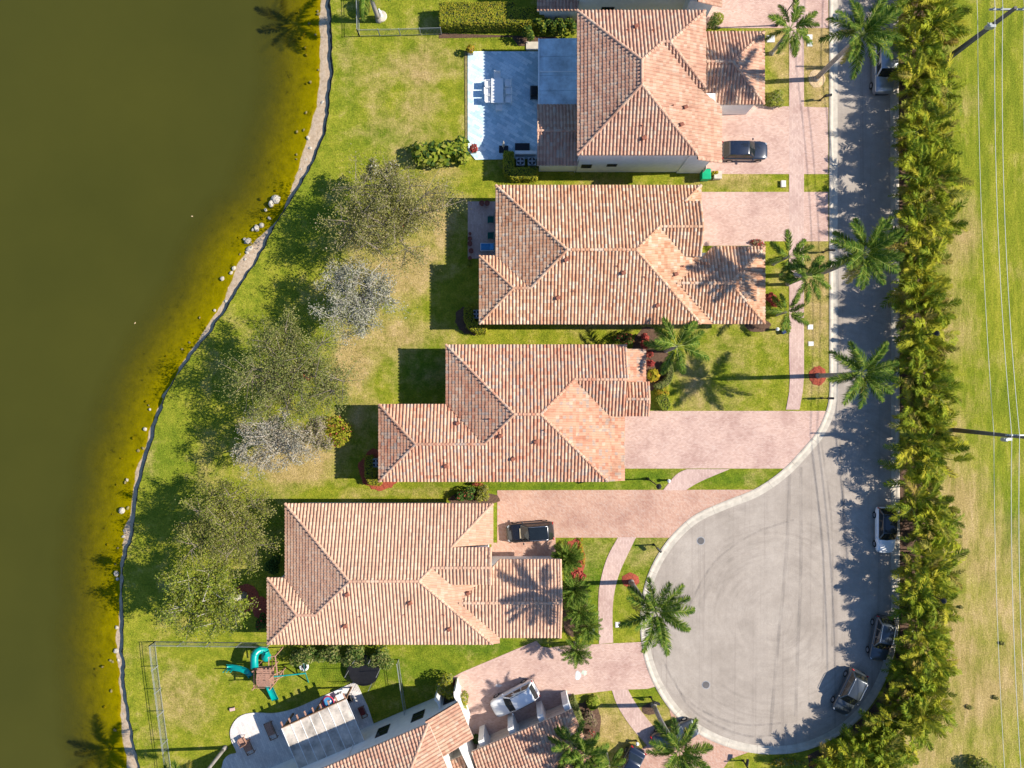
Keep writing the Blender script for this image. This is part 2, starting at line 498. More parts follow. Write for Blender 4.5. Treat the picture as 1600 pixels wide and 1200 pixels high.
M['frond'] = leaf_mat("palm_fronds", [(0.035, 0.085, 0.010), (0.065, 0.13, 0.015), (0.125, 0.19, 0.022), (0.25, 0.28, 0.045)], 0.25, 0.4)
M['frond_old'] = leaf_mat("yellowing_frond", [(0.30, 0.28, 0.04), (0.36, 0.28, 0.05), (0.26, 0.20, 0.05)], 0.25, 0.5)
M['rachis'] = simple("yellow_green_stalk", (0.34, 0.38, 0.10), 0.15, 5.0, 0.5)
M['areca'] = leaf_mat("areca_fronds", [(0.06, 0.115, 0.010), (0.16, 0.22, 0.015), (0.33, 0.35, 0.022), (0.50, 0.45, 0.04)], 0.22, 0.45, True,
                      [(0.05, 0.105, 0.010), (0.12, 0.19, 0.014), (0.28, 0.33, 0.018), (0.48, 0.45, 0.03), (0.56, 0.45, 0.04), (0.16, 0.22, 0.015), (0.09, 0.15, 0.012), (0.38, 0.20, 0.08)])
M['areca_stem'] = simple("areca_stems", (0.20, 0.19, 0.06), 0.25, 5.0, 0.7)
M['leaf_olive'] = leaf_mat("olive_leaves", [(0.17, 0.18, 0.04), (0.25, 0.25, 0.065), (0.33, 0.31, 0.10), (0.41, 0.36, 0.16)], 0.45)
M['leaf_green'] = leaf_mat("mid_green_leaves", [(0.14, 0.18, 0.04), (0.21, 0.25, 0.06), (0.29, 0.30, 0.09), (0.37, 0.35, 0.15)], 0.45)
M['leaf_lime'] = leaf_mat("bright_green_leaves", [(0.15, 0.22, 0.02), (0.25, 0.31, 0.03), (0.34, 0.37, 0.045), (0.42, 0.41, 0.08)], 0.45)
M['leaf_silver'] = leaf_mat("silver_grey_leaves", [(0.21, 0.205, 0.13), (0.30, 0.29, 0.205), (0.37, 0.355, 0.27), (0.42, 0.40, 0.32)], 0.2)
M['leaf_dusty'] = leaf_mat("dusty_pink_grey_leaves", [(0.23, 0.19, 0.11), (0.31, 0.26, 0.17), (0.38, 0.315, 0.22), (0.41, 0.355, 0.265)], 0.2)
M['leaf_dark'] = leaf_mat("dark_green_leaves", [(0.025, 0.055, 0.012), (0.05, 0.10, 0.02), (0.10, 0.16, 0.03)], 0.25)
M['leaf_hedge'] = leaf_mat("yellow_green_hedge_leaves", [(0.18, 0.22, 0.018), (0.28, 0.30, 0.022), (0.38, 0.36, 0.03), (0.44, 0.33, 0.045)], 0.3)
M['leaf_croton'] = leaf_mat("yellow_croton_leaves", [(0.15, 0.16, 0.015), (0.34, 0.28, 0.02), (0.48, 0.36, 0.03), (0.42, 0.18, 0.04)], 0.3)
M['leaf_red'] = leaf_mat("red_leaves", [(0.22, 0.03, 0.03), (0.38, 0.06, 0.05), (0.50, 0.11, 0.08), (0.16, 0.05, 0.03)], 0.25)
M['leaf_pinkish'] = leaf_mat("purple_brown_leaves", [(0.14, 0.09, 0.07), (0.24, 0.15, 0.11), (0.20, 0.20, 0.07), (0.30, 0.20, 0.16)], 0.25)
M['hedge_core'] = simple("hedge_twigs", (0.035, 0.05, 0.012), 0.3, 5.0, 0.95)

# ------------------------------------------------------------------ ground, pond, roads
SCARP = [(517, -420), (517, 0), (519, 60), (521, 110), (516, 150), (510, 190), (506, 215), (493, 245), (470, 290), (450, 320), (430, 355), (405, 400), (380, 440), (350, 490),
         (320, 530), (288, 570), (263, 610), (250, 645), (240, 680), (226, 730), (216, 765), (212, 790), (208, 830), (200, 855), (193, 890), (192, 930), (194, 960), (193, 1000),
         (194, 1040), (198, 1090), (203, 1120), (210, 1160), (218, 1200), (240, 1600)]
EDGE = [(500, -420), (501, 0), (501, 60), (500, 130), (494, 170), (483, 205), (470, 248), (457, 293), (437, 337), (396, 378), (372, 409), (352, 464), (333, 494), (312, 527), (286, 565),
        (260, 610), (239, 656), (226, 700), (212, 736), (206, 771), (204, 802), (194, 825), (190, 850), (187, 895), (185, 932), (187, 957), (180, 990), (182, 1035), (188, 1080), (187, 1130),
        (194, 1177), (198, 1200), (215, 1600)]
def dense(pl, step=0.6, jit=0.0, seed=1):
    pts = [XY(*p) for p in pl]; out = []
    for (x0, y0), (x1, y1) in zip(pts[:-1], pts[1:]):
        n = max(1, int(math.hypot(x1 - x0, y1 - y0) / step))
        for i in range(n):
            t = i / n
            x, y = x0 + (x1 - x0) * t, y0 + (y1 - y0) * t
            out.append((x + jit * mnoise.noise(Vector((x * .9, y * .9, seed))) + jit * .7 * mnoise.noise(Vector((x * 3, y * 3, seed + 4))), y))
    out.append(pts[-1])
    return np.array(out)
scarp = dense(SCARP, 0.4, 0.22)
edge = dense([(px - 3, py) for px, py in EDGE], 0.4, 0.2, 3)
order = np.argsort(scarp[:, 1])
def scarp_x(y): return np.interp(y, scarp[order][:, 1], scarp[order][:, 0])

DRY = [(470, 735, 50, 24, .9), (545, 545, 26, 34, .9), (620, 415, 30, 30, .8), (690, 350, 16, 60, .6), (655, 120, 34, 22, .7), (580, 120, 50, 60, .25), (610, 200, 60, 40, .2), (560, 640, 40, 40, .3), (700, 600, 30, 60, .1), (650, 105, 50, 34, .55), (660, 160, 40, 50, .45), (640, 420, 50, 50, .8), (600, 520, 60, 30, .6), (545, 560, 30, 40, .8), (500, 710, 60, 30, .6), (455, 720, 60, 40, .8), (640, 60, 60, 20, .2),
       (600, 380, 70, 70, .35), (690, 330, 50, 60, .35), (300, 1110, 60, 60, .35), (1045, 505, 60, 15, .4), (1085, 590, 30, 40, .5), (955, 507, 40, 8, .8), (620, 770, 60, 8, .3), (1280, 90, 30, 90, .95), (1222, 100, 22, 60, .5),
       (1275, 450, 30, 90, .8), (1275, 600, 26, 40, .5), (1110, 285, 90, 12, .35), (1180, 540, 60, 60, .15), (700, 270, 50, 12, .35), (640, 600, 40, 40, .2), (960, 1150, 50, 50, .55), (1045, 1110, 30, 40, .3), (1010, 890, 30, 60, .1)]
LUSH = [(600, 1045, 200, 30, .8), (760, 1012, 120, 20, .9), (925, 900, 40, 70, .9), (1000, 860, 40, 40, .7), (1140, 748, 80, 16, .9), (1010, 745, 70, 14, .9), (880, 760, 200, 10, .9), (610, 215, 60, 25, .5),
        (720, 45, 160, 60, .25), (260, 720, 50, 60, .55), (480, 330, 60, 60, .6), (660, 580, 40, 40, 1.0), (440, 820, 30, 60, .6), (1015, 1070, 30, 20, .8), (500, 1030, 90, 30, .6), (1105, 560, 70, 70, .3), (450, 540, 120, 60, .3),
        (540, 60, 14, 200, .35), (772, 800, 5, 40, 1)]
DRYM = [(1510, 1050, 140, 200, 1.0), (1500, 800, 70, 130, 1.0), (1490, 430, 40, 120, .8), (1500, 1050, 60, 160, .75), (1510, 820, 50, 160, .75), (1480, 430, 22, 160, .7), (1490, 720, 40, 60, .4), (1590, 960, 60, 120, .35), (1540, 1150, 90, 50, .6), (1440, 600, 45, 700, .6)]
LUSHM = [(1540, 150, 60, 200, .25), (1560, 600, 40, 60, .3), (1580, 800, 14, 80, .6), (1560, 740, 16, 40, .4)]
def blobs(X, Y, bl):
    a = np.zeros_like(X)
    for (px, py, rx, ry, w) in bl:
        cx, cy = XY(px, py)
        d = ((X - cx) / (rx / 16)) ** 2 + ((Y - cy) / (ry / 16)) ** 2
        a = np.maximum(a, w * np.exp(-d * 0.9))
    return a
def field(name, xl, xr, ys, ncol, mat, dry, lush, far):
    """grid between x = xl(y) and xr, running on far beyond to the side `far`"""
    rows = []
    for y in ys:
        a = xl(y); t = np.linspace(0, 1, ncol)
        xs = a + (xr - a) * t
        if far > 0: xs = np.concatenate([xs, xr + np.array([5, 20, 60, 200, 700])])
        rows.append(np.stack([xs, np.full_like(xs, y)], 1))
    G = np.array(rows); ny, nx = G.shape[:2]
    V = np.concatenate([G.reshape(-1, 2), np.zeros((ny * nx, 1))], 1)
    idx = np.arange(ny * nx).reshape(ny, nx)
    F = np.stack([idx[:-1, :-1], idx[:-1, 1:], idx[1:, 1:], idx[1:, :-1]], -1).reshape(-1, 4)
    o = np_mesh(name, V, F, mat)
    for nm, bl in (("dry", dry), ("lush", lush)):
        at = o.data.attributes.new(nm, 'FLOAT', 'POINT')
        at.data.foreach_set("value", (blobs(V[:, 0], V[:, 1], bl) * ((1.35 if name == 'lawn' else 0.72) if nm == 'dry' else 1.0)).astype(np.float32))
    return tag(o, kind="structure")
ysn = np.concatenate([[-700, -300, -120, -70, -50], np.arange(-42, 42.01, 0.4), [50, 70, 120, 300, 700]])
XM = 38.3
field("lawn", scarp_x, XM, ysn, 150, M['lawn'], DRY, LUSH, 0)
field("meadow", lambda y: XM, 53.0, ysn, 40, M['meadow'], DRYM, LUSHM, 1)

# the low bank where the lawn breaks off above the beach
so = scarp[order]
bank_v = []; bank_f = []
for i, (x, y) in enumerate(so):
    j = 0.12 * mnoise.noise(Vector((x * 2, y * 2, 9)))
    bank_v += [(x, y, 0.0), (x - 0.06 + j * .3, y, -0.03), (x - 0.04 - j, y, -0.20), (x - 0.24 + j, y, -0.30), (x - 0.34 + j, y, -0.50)]  # outer points spread a dark foot that paints the bank's shadow onto the sand
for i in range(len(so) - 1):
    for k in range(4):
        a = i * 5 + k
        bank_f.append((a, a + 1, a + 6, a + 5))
me = MB().add(bank_v, bank_f).build("earth_bank_and_shadow", M['soil_and_shadow'])
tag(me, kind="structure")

# beach and pond bed: height falls with the distance from the water's edge
def dist_edge(X, Y):
    d = np.full(X.shape, 1e9)
    e0 = edge[:-1]; e1 = edge[1:]
    for a, b in zip(e0[::2], np.concatenate([e1[1::2], e1[-1:]])[:len(e0[::2])]):
        ab = b - a; L = (ab ** 2).sum() + 1e-9
        t = np.clip(((X - a[0]) * ab[0] + (Y - a[1]) * ab[1]) / L, 0, 1)
        d = np.minimum(d, (X - a[0] - t * ab[0]) ** 2 + (Y - a[1] - t * ab[1]) ** 2)
    d = np.sqrt(d)
    eo = np.argsort(edge[:, 1])
    ex = np.interp(Y, edge[eo][:, 1], edge[eo][:, 0])
    return np.where(X < ex, d, -d)
WZ = -0.55
ysb = np.concatenate([[-700, -200, -70, -50], np.arange(-42, 42.01, 0.45), [50, 70, 200, 700]])
offs = np.concatenate([[-700, -200, -80, -50, -40], np.linspace(-34, -14, 14), np.linspace(-13, 0.15, 42)])
XX = []; YY = []
for y in ysb:
    XX.append(scarp_x(y) + offs); YY.append(np.full(len(offs), y))
XX = np.array(XX); YY = np.array(YY)
DD = dist_edge(XX, YY)
depth = np.where(DD > 0, np.interp(DD, [0, 1.5, 3.5, 5.5, 8, 14, 40], [0, .20, .58, 1.05, 1.7, 2.6, 3.0]), np.interp(-DD, [0, .25, 1.2, 4], [0, -.07, -.20, -.25]))
ZZ = WZ - depth
ny, nx = XX.shape
idx = np.arange(ny * nx).reshape(ny, nx)
FF = np.stack([idx[:-1, :-1], idx[:-1, 1:], idx[1:, 1:], idx[1:, :-1]], -1).reshape(-1, 4)
rough_z = np.array([mnoise.noise(Vector((x * 1.3, y * 1.3, 2))) * .03 for x, y in zip(XX.ravel(), YY.ravel())])
tag(np_mesh("beach", np.stack([XX.ravel(), YY.ravel(), ZZ.ravel() + rough_z], 1), FF, M['bed'], smooth=True), kind="structure")
keep = (DD > -0.7)[:-1, :-1].reshape(-1)
o = np_mesh("pond_water", np.stack([XX.ravel(), YY.ravel(), np.full(ny * nx, WZ)], 1), FF[keep], M['water'], smooth=True)
at = o.data.attributes.new("depth", 'FLOAT', 'POINT')
at.data.foreach_set("value", (np.maximum(depth, 0).ravel() / 2).astype(np.float32))
tag(o, kind="structure")
tag(MB().bb(-900, -900, -5.2, 900, 900, -4.2).build("ground", M['soil_and_shadow']), kind="structure")

def sheet(name, poly, mat, z=0.03, base=-0.05, kind="structure", parent=None):
    return tag(MB().prism([XY(*p) for p in poly], base, z).build(name, mat, parent), kind=kind)

def arc(cx, cy, rx, ry, a0, a1, n):
    return [(cx + rx * math.cos(R(a0 + (a1 - a0) * i / n)), cy - ry * math.sin(R(a0 + (a1 - a0) * i / n))) for i in range(n + 1)]
def smooth_path(pts, n=6):
    """Catmull-Rom through the points"""
    out = []
    for i in range(len(pts) - 1):
        p0 = pts[max(i - 1, 0)]; p1 = pts[i]; p2 = pts[i + 1]; p3 = pts[min(i + 2, len(pts) - 1)]
        for k in range(n):
            t = k / n
            out.append(tuple(0.5 * (2 * p1[j] + (p2[j] - p0[j]) * t + (2 * p0[j] - 5 * p1[j] + 4 * p2[j] - p3[j]) * t * t + (3 * p1[j] - p0[j] - 3 * p2[j] + p3[j]) * t ** 3) for j in (0, 1)))
    out.append(pts[-1])
    return out
# outer line of the kerb, from the north end of the road round the turning circle and back
KERB = [(1296, -700), (1296, -60), (1296, 300), (1296, 560), (1296, 615), (1290, 645), (1276, 675), (1254, 702), (1222, 735), (1180, 764), (1130, 784), (1085, 805), (1050, 836), (1024, 873), (1008, 912), (1001, 955), (1002, 1000),
        (1012, 1045), (1034, 1090), (1066, 1128), (1110, 1156), (1160, 1173), (1210, 1178), (1258, 1172), (1305, 1152), (1345, 1120), (1374, 1080), (1393, 1035), (1402, 990), (1405, 940), (1405, 800), (1405, 560), (1404, 300), (1403, 0), (1403, -60), (1403, -700)]
kerb_px = smooth_path(KERB, 5)
road_o = tag(MB().prism([XY(*p) for p in kerb_px], -0.08, 0.012).build("road", M['asphalt']), kind="structure")
# kerb: cast in lengths with open joints
kp = [Vector((*XY(*p), 0)) for p in kerb_px]
cum = [0.0]
for a, b in zip(kp[:-1], kp[1:]): cum.append(cum[-1] + (b - a).length)
def along(s):
    s = max(0, min(s, cum[-1] - 1e-6))
    i = np.searchsorted(cum, s, side='right') - 1
    i = min(i, len(kp) - 2)
    t = (s - cum[i]) / max(1e-6, cum[i + 1] - cum[i])
    p = kp[i].lerp(kp[i + 1], t)
    d = (kp[i + 1] - kp[i]).normalized()
    return p, Vector((d.y, -d.x, 0)) * -1           # normal pointing to the road
kerb_root = tag(bpy.data.objects.new("kerb", None), kind="structure"); link(kerb_root)
PROF = [(-0.02, -0.1), (-0.02, 0.055), (0.10, 0.085), (0.24, 0.06), (0.36, 0.018), (0.78, 0.03), (0.78, -0.1)]
s = 0.0; seg_i = 0
while s < cum[-1]:
    p0, _ = along(s)
    L = 3.0 if abs(p0.y) < 42 else 30.0
    e = min(cum[-1], s + L)
    ns = 6
    mb = MB(); vs = []; fs = []
    for i in range(ns + 1):
        p, nrm = along(s + (e - s - 0.025) * i / ns)
        for q, z in PROF: vs.append(p + nrm * q + Vector((0, 0, z)))
    m = len(PROF)
    for i in range(ns):
        for k in range(m - 1):
            a = i * m + k
            fs.append((a, a + m, a + m + 1, a + 1))
    fs.append(tuple(range(m))); fs.append(tuple(reversed(range(ns * m, ns * m + m))))
    mb.add(vs, fs).build("kerb_segment", M['concrete'], kerb_root)
    s = e

# drives, walks and patios
sheet("driveway", [(1100, -300), (1294, -300), (1294, 44), (1278, 44), (1256, 44), (1120, 44), (1100, 44)], M['paver'], 0.03)
sheet("driveway", [(1100, 163), (1294, 168), (1294, 272), (1100, 272)], M['paver'], 0.03)
sheet("driveway", [(1085, 300), (1294, 300), (1294, 377), (1194, 377), (1194, 384), (1085, 384)], M['paver'], 0.03)
drv3 = [(960, 642), (1290, 642)] + [p for p in kerb_px if 642 < p[1] < 732 and 1215 < p[0] < 1330] + [(1226, 732), (960, 732)]
sheet("driveway", drv3, M['paver'], 0.03)
drv4 = [(777, 766), (1178, 765)] + [p for p in kerb_px if 766 < p[1] < 839 and p[0] < 1178] + [(1046, 840), (868, 840), (868, 876), (768, 876), (768, 848), (777, 848)]
sheet("driveway", drv4, M['paver_red'], 0.03)
drv6 = [(700, 1062), (722, 1050), (838, 1001), (846, 1010), (858, 1012), (880, 1009), (1002, 1003)] + [p for p in kerb_px if 1003 < p[1] < 1078 and p[0] < 1100] + [(1012, 1076), (960, 1078), (893, 1086), (888, 1120), (800, 1180), (720, 1160), (700, 1110)]
sheet("driveway", drv6, M['paver'], 0.03)
drvS = [p for p in kerb_px if 1105 < p[1] < 1179 and p[0] < 1180] + [(1140, 1186), (1110, 1230), (960, 1260), (960, 1195), (1010, 1165), (1052, 1136)]
sheet("driveway", drvS, M['paver_red'], 0.026)
# walks
sheet("sidewalk", [(1233, -300), (1256, -300), (1256, 560), (1256, 590), (1254, 612), (1249, 640), (1228, 640), (1233, 612), (1234, 590), (1233, 560)], M['paver_walk'], 0.037)
sheet("sidewalk", smooth_path([(1073, 733), (1056, 742), (1036, 766)], 4) + smooth_path([(1071, 766), (1095, 752), (1140, 733)], 4), M['paver_walk'], 0.036)
sheet("sidewalk", smooth_path([(966, 839), (950, 868), (940, 900), (935, 935), (936, 1006)], 5) + smooth_path([(958, 1004), (957, 960), (960, 925), (970, 890), (994, 839)], 5), M['paver_walk'], 0.037)
sheet("sidewalk", smooth_path([(956, 1078), (966, 1105), (988, 1138), (1014, 1168)], 5) + smooth_path([(1036, 1152), (1012, 1124), (994, 1100), (981, 1077)], 5), M['paver_walk'], 0.036)
sheet("patio", [(731, 81), (843, 81), (843, 248), (743, 250), (731, 236)], M['paver_white'], 0.10)
sheet("patio_slab", [(822, 66), (842, 66), (842, 79), (822, 79)], M['concrete'], 0.12)
sheet("patio", [(731, 315), (780, 315), (780, 404), (731, 404)], M['paver_walk'], 0.05)
cur = smooth_path([(330, 1240), (346, 1201), (350, 1187), (358, 1179), (369, 1176), (368, 1170), (362, 1157), (360, 1143), (364, 1131), (372, 1121), (384, 1115), (400, 1113), (425, 1114), (445, 1111), (465, 1105), (490, 1094), (556, 1064)], 4)
sheet("patio", cur + [(575, 1104), (584, 1131), (600, 1180), (560, 1240)], M['paver_patio'], 0.10)
sheet("stone_edging", [(726, 81), (730.5, 81), (730.5, 238), (727, 236)], M['rock_dark'], 0.06)
# mulch beds
def mulch(px, py, rx, ry, mat, hole=0.0, a0=0, a1=360, seed=1):
    rr = random.Random(seed)
    mb = MB(); n = 26; full = abs(a1 - a0) >= 359
    X, Y = XY(px, py); vs = []; fs = []
    rings = [hole, (hole + 1) / 2, 1.0]; hs = [0.06 if hole else 0.1, 0.07, 0.0]
    m = n if full else n + 1
    for q, h in zip(rings, hs):
        for k in range(m):
            t = R(a0 + (a1 - a0) * k / n); j = 1 + (rr.random() - .5) * .14
            vs.append((X + rx / 16 * q * j * math.cos(t), Y + ry / 16 * q * j * math.sin(t), h + .02 + rr.random() * .02))
    for i in range(2):
        for k in range(n):
            k2 = (k + 1) % m
            fs.append((i * m + k, (i + 1) * m + k, (i + 1) * m + k2, i * m + k2))
    return tag(mb.add(vs, fs).build("mulch_bed", mat), kind="stuff")
mulch(1278, 587, 14, 15, M['mulch_red'], 0.01, seed=2)
mulch(1276, 123, 13, 14, M['mulch_tan'], 0.01, seed=3)
mulch(985, 906, 14, 11, M['mulch_red'], 0.01, seed=4)
mulch(1015, 1108, 12, 9, M['mulch_brown'], 0.01, seed=41)
mulch(594, 733, 33, 33, M['mulch_red'], 0.55, 90, 330, seed=5)
mulch(384, 935, 22, 22, M['mulch_red'], 0.01, seed=6)
mulch(408, 950, 14, 18, M['mulch_red'], 0.01, seed=61)
mulch(744, 500, 34, 24, M['mulch_brown'], 0.3, 120, 300, seed=7)
mulch(1184, 509, 20, 10, M['mulch_brown'], 0.01, seed=8)
mulch(897, 874, 17, 32, M['mulch_red'], 0.01, seed=9)
mulch(898, 950, 22, 45, M['mulch_brown'], 0.01, seed=10)
mulch(1015, 560, 30, 50, M['mulch_brown'], 0.01, seed=12)
mulch(918, 1128, 22, 34, M['mulch_brown'], 0.01, seed=13)
mulch(740, 780, 40, 12, M['mulch_brown'], 0.01, seed=14)
sheet("hedge_bed", [(686, 52), (870, 58), (870, 72), (810, 72), (800, 58), (686, 60)], M['mulch_brown'], 0.02)

sheet("screen_shade_sheet", [(1405.5, -400), (1446, -400), (1446, 980), (1430, 1080), (1380, 1150), (1310, 1205), (1270, 1230), (1262, 1180), (1308, 1156), (1350, 1120), (1380, 1082), (1398, 1035), (1405.5, 990)], M['mulch_brown'], 0.03)  # dark mulch sheet stands in for deep shade under the areca screen
def track(path, w):
    p = [Vector((*XY(*q), 0.0165)) for q in smooth_path(path, 6)]
    vs = []; fs = []
    for i, q in enumerate(p):
        d = (p[min(i + 1, len(p) - 1)] - p[max(i - 1, 0)]).normalized(); nn = Vector((-d.y, d.x, 0)) * w / 2
        vs += [q - nn, q + nn]
    for i in range(len(p) - 1): fs.append((2 * i, 2 * i + 1, 2 * i + 3, 2 * i + 2))
    tag(MB().add(vs, fs).build("tyre_track", M['track']), kind="structure")
for pth, w in (([(1234, 740), (1229, 860), (1215, 1010), (1203, 1150)], .34), ([(1251, 730), (1251, 900), (1246, 1020), (1243, 1120)], .34), ([(1266, 700), (1283, 820), (1287, 900), (1285, 1030)], .2), ([(1283, 690), (1298, 800), (1301, 900), (1300, 1010)], .2),
               ([(1312, 690), (1319, 800), (1321, 870)], .25), ([(1052, 1060), (1075, 1102), (1110, 1128), (1170, 1150), (1230, 1146)], .22), ([(1035, 1030), (1062, 1080), (1100, 1112), (1160, 1132), (1220, 1130)], .2), ([(1075, 950), (1115, 880), (1175, 835), (1240, 812)], .2)):
    track(pth, w)

# ------------------------------------------------------------------ houses
TW, TR = 0.315, 0.31
TP = [(0.0, 0.0), (0.13, 0.0), (0.21, 0.062), (0.34, 0.100), (0.5, 0.114), (0.66, 0.100), (0.79, 0.062), (0.87, 0.0), (1.0, 0.0)]
class Frame:
    """plan frame of a roof: eave pixels (or metres in a turned frame) -> world"""
    def __init__(s, root, ez, pitch, mat, origin=None, ang=0.0, k=None):
        s.root = root; s.ez = ez; s.p = pitch; s.mat = mat
        s.k = (1 - ez / HC) / 16 if k is None else k
        s.o = origin
        s.U = Vector((math.cos(ang), math.sin(ang))); s.V = Vector((-math.sin(ang), math.cos(ang)))
        s.facets = []
    def xy(s, x, y):
        if s.o is None: return Vector(((x - 800) * s.k, (600 - y) * s.k))
        return s.o + s.U * x + s.V * y
    def dv(s, d):
        return {'N': s.V, 'S': -s.V, 'E': s.U, 'W': -s.U}[d]
    def unit(s): return s.k if s.o is None else 1.0
    def facet(s, d, ev, poly, raise_=0.0):
        """one roof slope: falls towards d, reaches the eave level at the line ev; raise_ in plan units"""
        dvec = s.dv(d)
        q = s.xy(0, ev) if d in 'NS' else s.xy(ev, 0)
        e = q.dot(dvec)
        pl = [s.xy(*p) for p in poly]
        ar = sum(pl[i].x * pl[(i + 1) % len(pl)].y - pl[(i + 1) % len(pl)].x * pl[i].y for i in range(len(pl)))
        if ar < 0: pl.reverse()
        t = Vector((-dvec.y, dvec.x))
        zf = lambda X, Y: s.ez + s.p * (e - (X * dvec.x + Y * dvec.y))
        s.facets.append((pl, zf))
        A = np.array([(v.x, v.y) for v in pl])
        D = np.array(dvec); T = np.array(t)
        ss = e - A @ D; tt = A @ T
        i0, i1 = int(math.floor(tt.min() / TW)) - 1, int(math.ceil(tt.max() / TW)) + 1
        j0, j1 = int(math.floor(ss.min() / TR)) - 1, int(math.ceil(ss.max() / TR)) + 1
        I, J = np.meshgrid(np.arange(i0, i1), np.arange(j0, j1), indexing='ij')
        I = I.ravel(); J = J.ravel()
        cx = (I + .5) * TW; cs = (J + .5) * TR
        C = cx[:, None] * T + (e - cs)[:, None] * D
        ok = np.ones(len(C), bool)
        n = len(A)
        for a in range(n):
            p, q2 = A[a], A[(a + 1) % n]
            ed = (q2 - p) / (np.linalg.norm(q2 - p) + 1e-9)
            sd = ed[0] * (C[:, 1] - p[1]) - ed[1] * (C[:, 0] - p[0])
            ok &= sd > -0.36
        I = I[ok]; J = J[ok]; K = len(I)
        if K == 0: return
        tp = np.array(TP); m = len(tp)
        rj = rng.normal(0, 0.006, (K, 1)); 
        V = np.zeros((K, 2, m, 3))
        for r, (fs_, lift) in enumerate(((-0.08, 0.062), (1.0, 0.008))):
            tl = (I[:, None] + tp[None, :, 0]) * TW
            sl = (J[:, None] + fs_ + 0 * tp[None, :, 0]) * TR + rng.normal(0, .006, (K, 1))
            XYp = tl[..., None] * T + (e - sl)[..., None] * D
            V[:, r, :, :2] = XYp
            V[:, r, :, 2] = s.ez + s.p * sl + tp[None, :, 1] + lift + rj
        base = (np.arange(K) * 2 * m)[:, None]
        kk = np.arange(m - 1)[None, :]
        F = np.stack([base + kk, base + kk + 1, base + kk + 1 + m, base + kk + m], -1).reshape(-1, 4)
        o = np_mesh("roof_tiles", V.reshape(-1, 3), F, s.mat, s.root)
        bm = bmesh.new(); bm.from_mesh(o.data)
        for a in range(n):
            p, q2 = pl[a], pl[(a + 1) % n]
            ed = (q2 - p)
            if ed.length < 1e-4: continue
            nrm = Vector((ed.y, -ed.x, 0)).normalized()
            # tiles hang a little over the eave itself
            off = 0.05 if nrm.xy.dot(dvec) > 0.99 else 0.0
            geom = list(bm.verts) + list(bm.edges) + list(bm.faces)
            bmesh.ops.bisect_plane(bm, geom=geom, dist=1e-5, plane_co=Vector((p.x, p.y, 0)) + nrm * off, plane_no=nrm, clear_outer=True)
        up = bm.faces[:] 
        bmesh.ops.recalc_face_normals(bm, faces=up)
        for f in bm.faces:
            if f.normal.z < 0: f.normal_flip()
        bm.to_mesh(o.data); bm.free()
        tag(o, kind="stuff")
        # underlay and soffit slab
        mb = MB()
        vs = [(v.x, v.y, zf(v.x, v.y) - 0.02) for v in pl] + [(v.x, v.y, zf(v.x, v.y) - 0.16) for v in pl]
        fs = [tuple(range(n)), tuple(reversed(range(n, 2 * n)))] + [(i, i + n, (i + 1) % n + n, (i + 1) % n) for i in range(n)]
        mb.add(vs, fs).build("roof_deck", M['deck'], s.root)
    def z(s, x, y, h): 
        q = s.xy(x, y)
        return Vector((q.x, q.y, s.ez + s.p * h * s.unit()))
    def caps(s, lines):
        """hips and ridges covered with overlapping half-round tiles; points (x, y, rise)"""
        mb = MB()
        for a, b in lines:
            a = s.z(*a) + Vector((0, 0, .06)); b = s.z(*b) + Vector((0, 0, .06))
            d = b - a; L = d.length
            if L < .2: continue
            n = max(1, int(round(L / .40)))
            ax = d.normalized(); sd = ax.cross(Vector((0, 0, 1))).normalized(); up = sd.cross(ax).normalized()
            for i in range(n):
                p0 = a + d * (i / n) - ax * .03; p1 = a + d * ((i + 1) / n) + ax * .02
                vs = []
                for p, r, lift in ((p0, .125, .035), (p1, .105, .01)):
                    for t in (0, 35, 70, 110, 145, 180):
                        vs.append(p + sd * (r * 1.15 * math.cos(R(t))) + up * (r * math.sin(R(t)) + lift - .03))
                mb.add(vs, [(k, k + 1, k + 7, k + 6) for k in range(5)])
        if mb.v: mb.build("ridge_tiles", s.mat, s.root)["kind"] = "stuff"
    def fascia(s, lines, h=0.2):
        for a, b in lines:
            a = s.z(*a); b = s.z(*b)
            mb = MB().bar(a - Vector((0, 0, h / 2 + .0)), b - Vector((0, 0, h / 2)), 0.04, h)
            mb.build("fascia_board", M['fascia'], s.root)
    def wall(s, x0, y0, x1, y1, z0=-0.05, z1=None, name="wall", mat=None):
        a = [s.xy(x0, y0), s.xy(x1, y0), s.xy(x1, y1), s.xy(x0, y1)]
        return MB().prism([(v.x, v.y) for v in a], z0, s.ez - .17 if z1 is None else z1).build(name, mat or M['stucco'], s.root)
    def gable(s, a, b, apex, th=0.25, name="gable_wall"):
        """triangular wall under a gable: a, b, apex as (x, y, rise)"""
        A, B, C = s.z(*a), s.z(*b), s.z(*apex)
        A.z -= .17; B.z -= .17; C.z -= .17
        nrm = (B - A).cross(Vector((0, 0, 1))).normalized() * th
        vs = [A, B, C, A + nrm, B + nrm, C + nrm]
        return MB().add(vs, [(0, 2, 1), (3, 4, 5), (0, 1, 4, 3), (1, 2, 5, 4), (2, 0, 3, 5)]).build(name, M['stucco'], s.root)
    def surf(s, px, py):
        zz = s.ez + .6
        for _ in range(8):
            p = P(px, py, zz); best = None
            for pl, zf in s.facets:
                n = len(pl)
                if all((pl[(i + 1) % n].x - pl[i].x) * (p.y - pl[i].y) - (pl[(i + 1) % n].y - pl[i].y) * (p.x - pl[i].x) >= -1e-6 for i in range(n)):
                    h = zf(p.x, p.y)
                    if best is None or h > best: best = h
            if best is None: return None
            zz = zz * .3 + best * .7
        return P(px, py, zz)
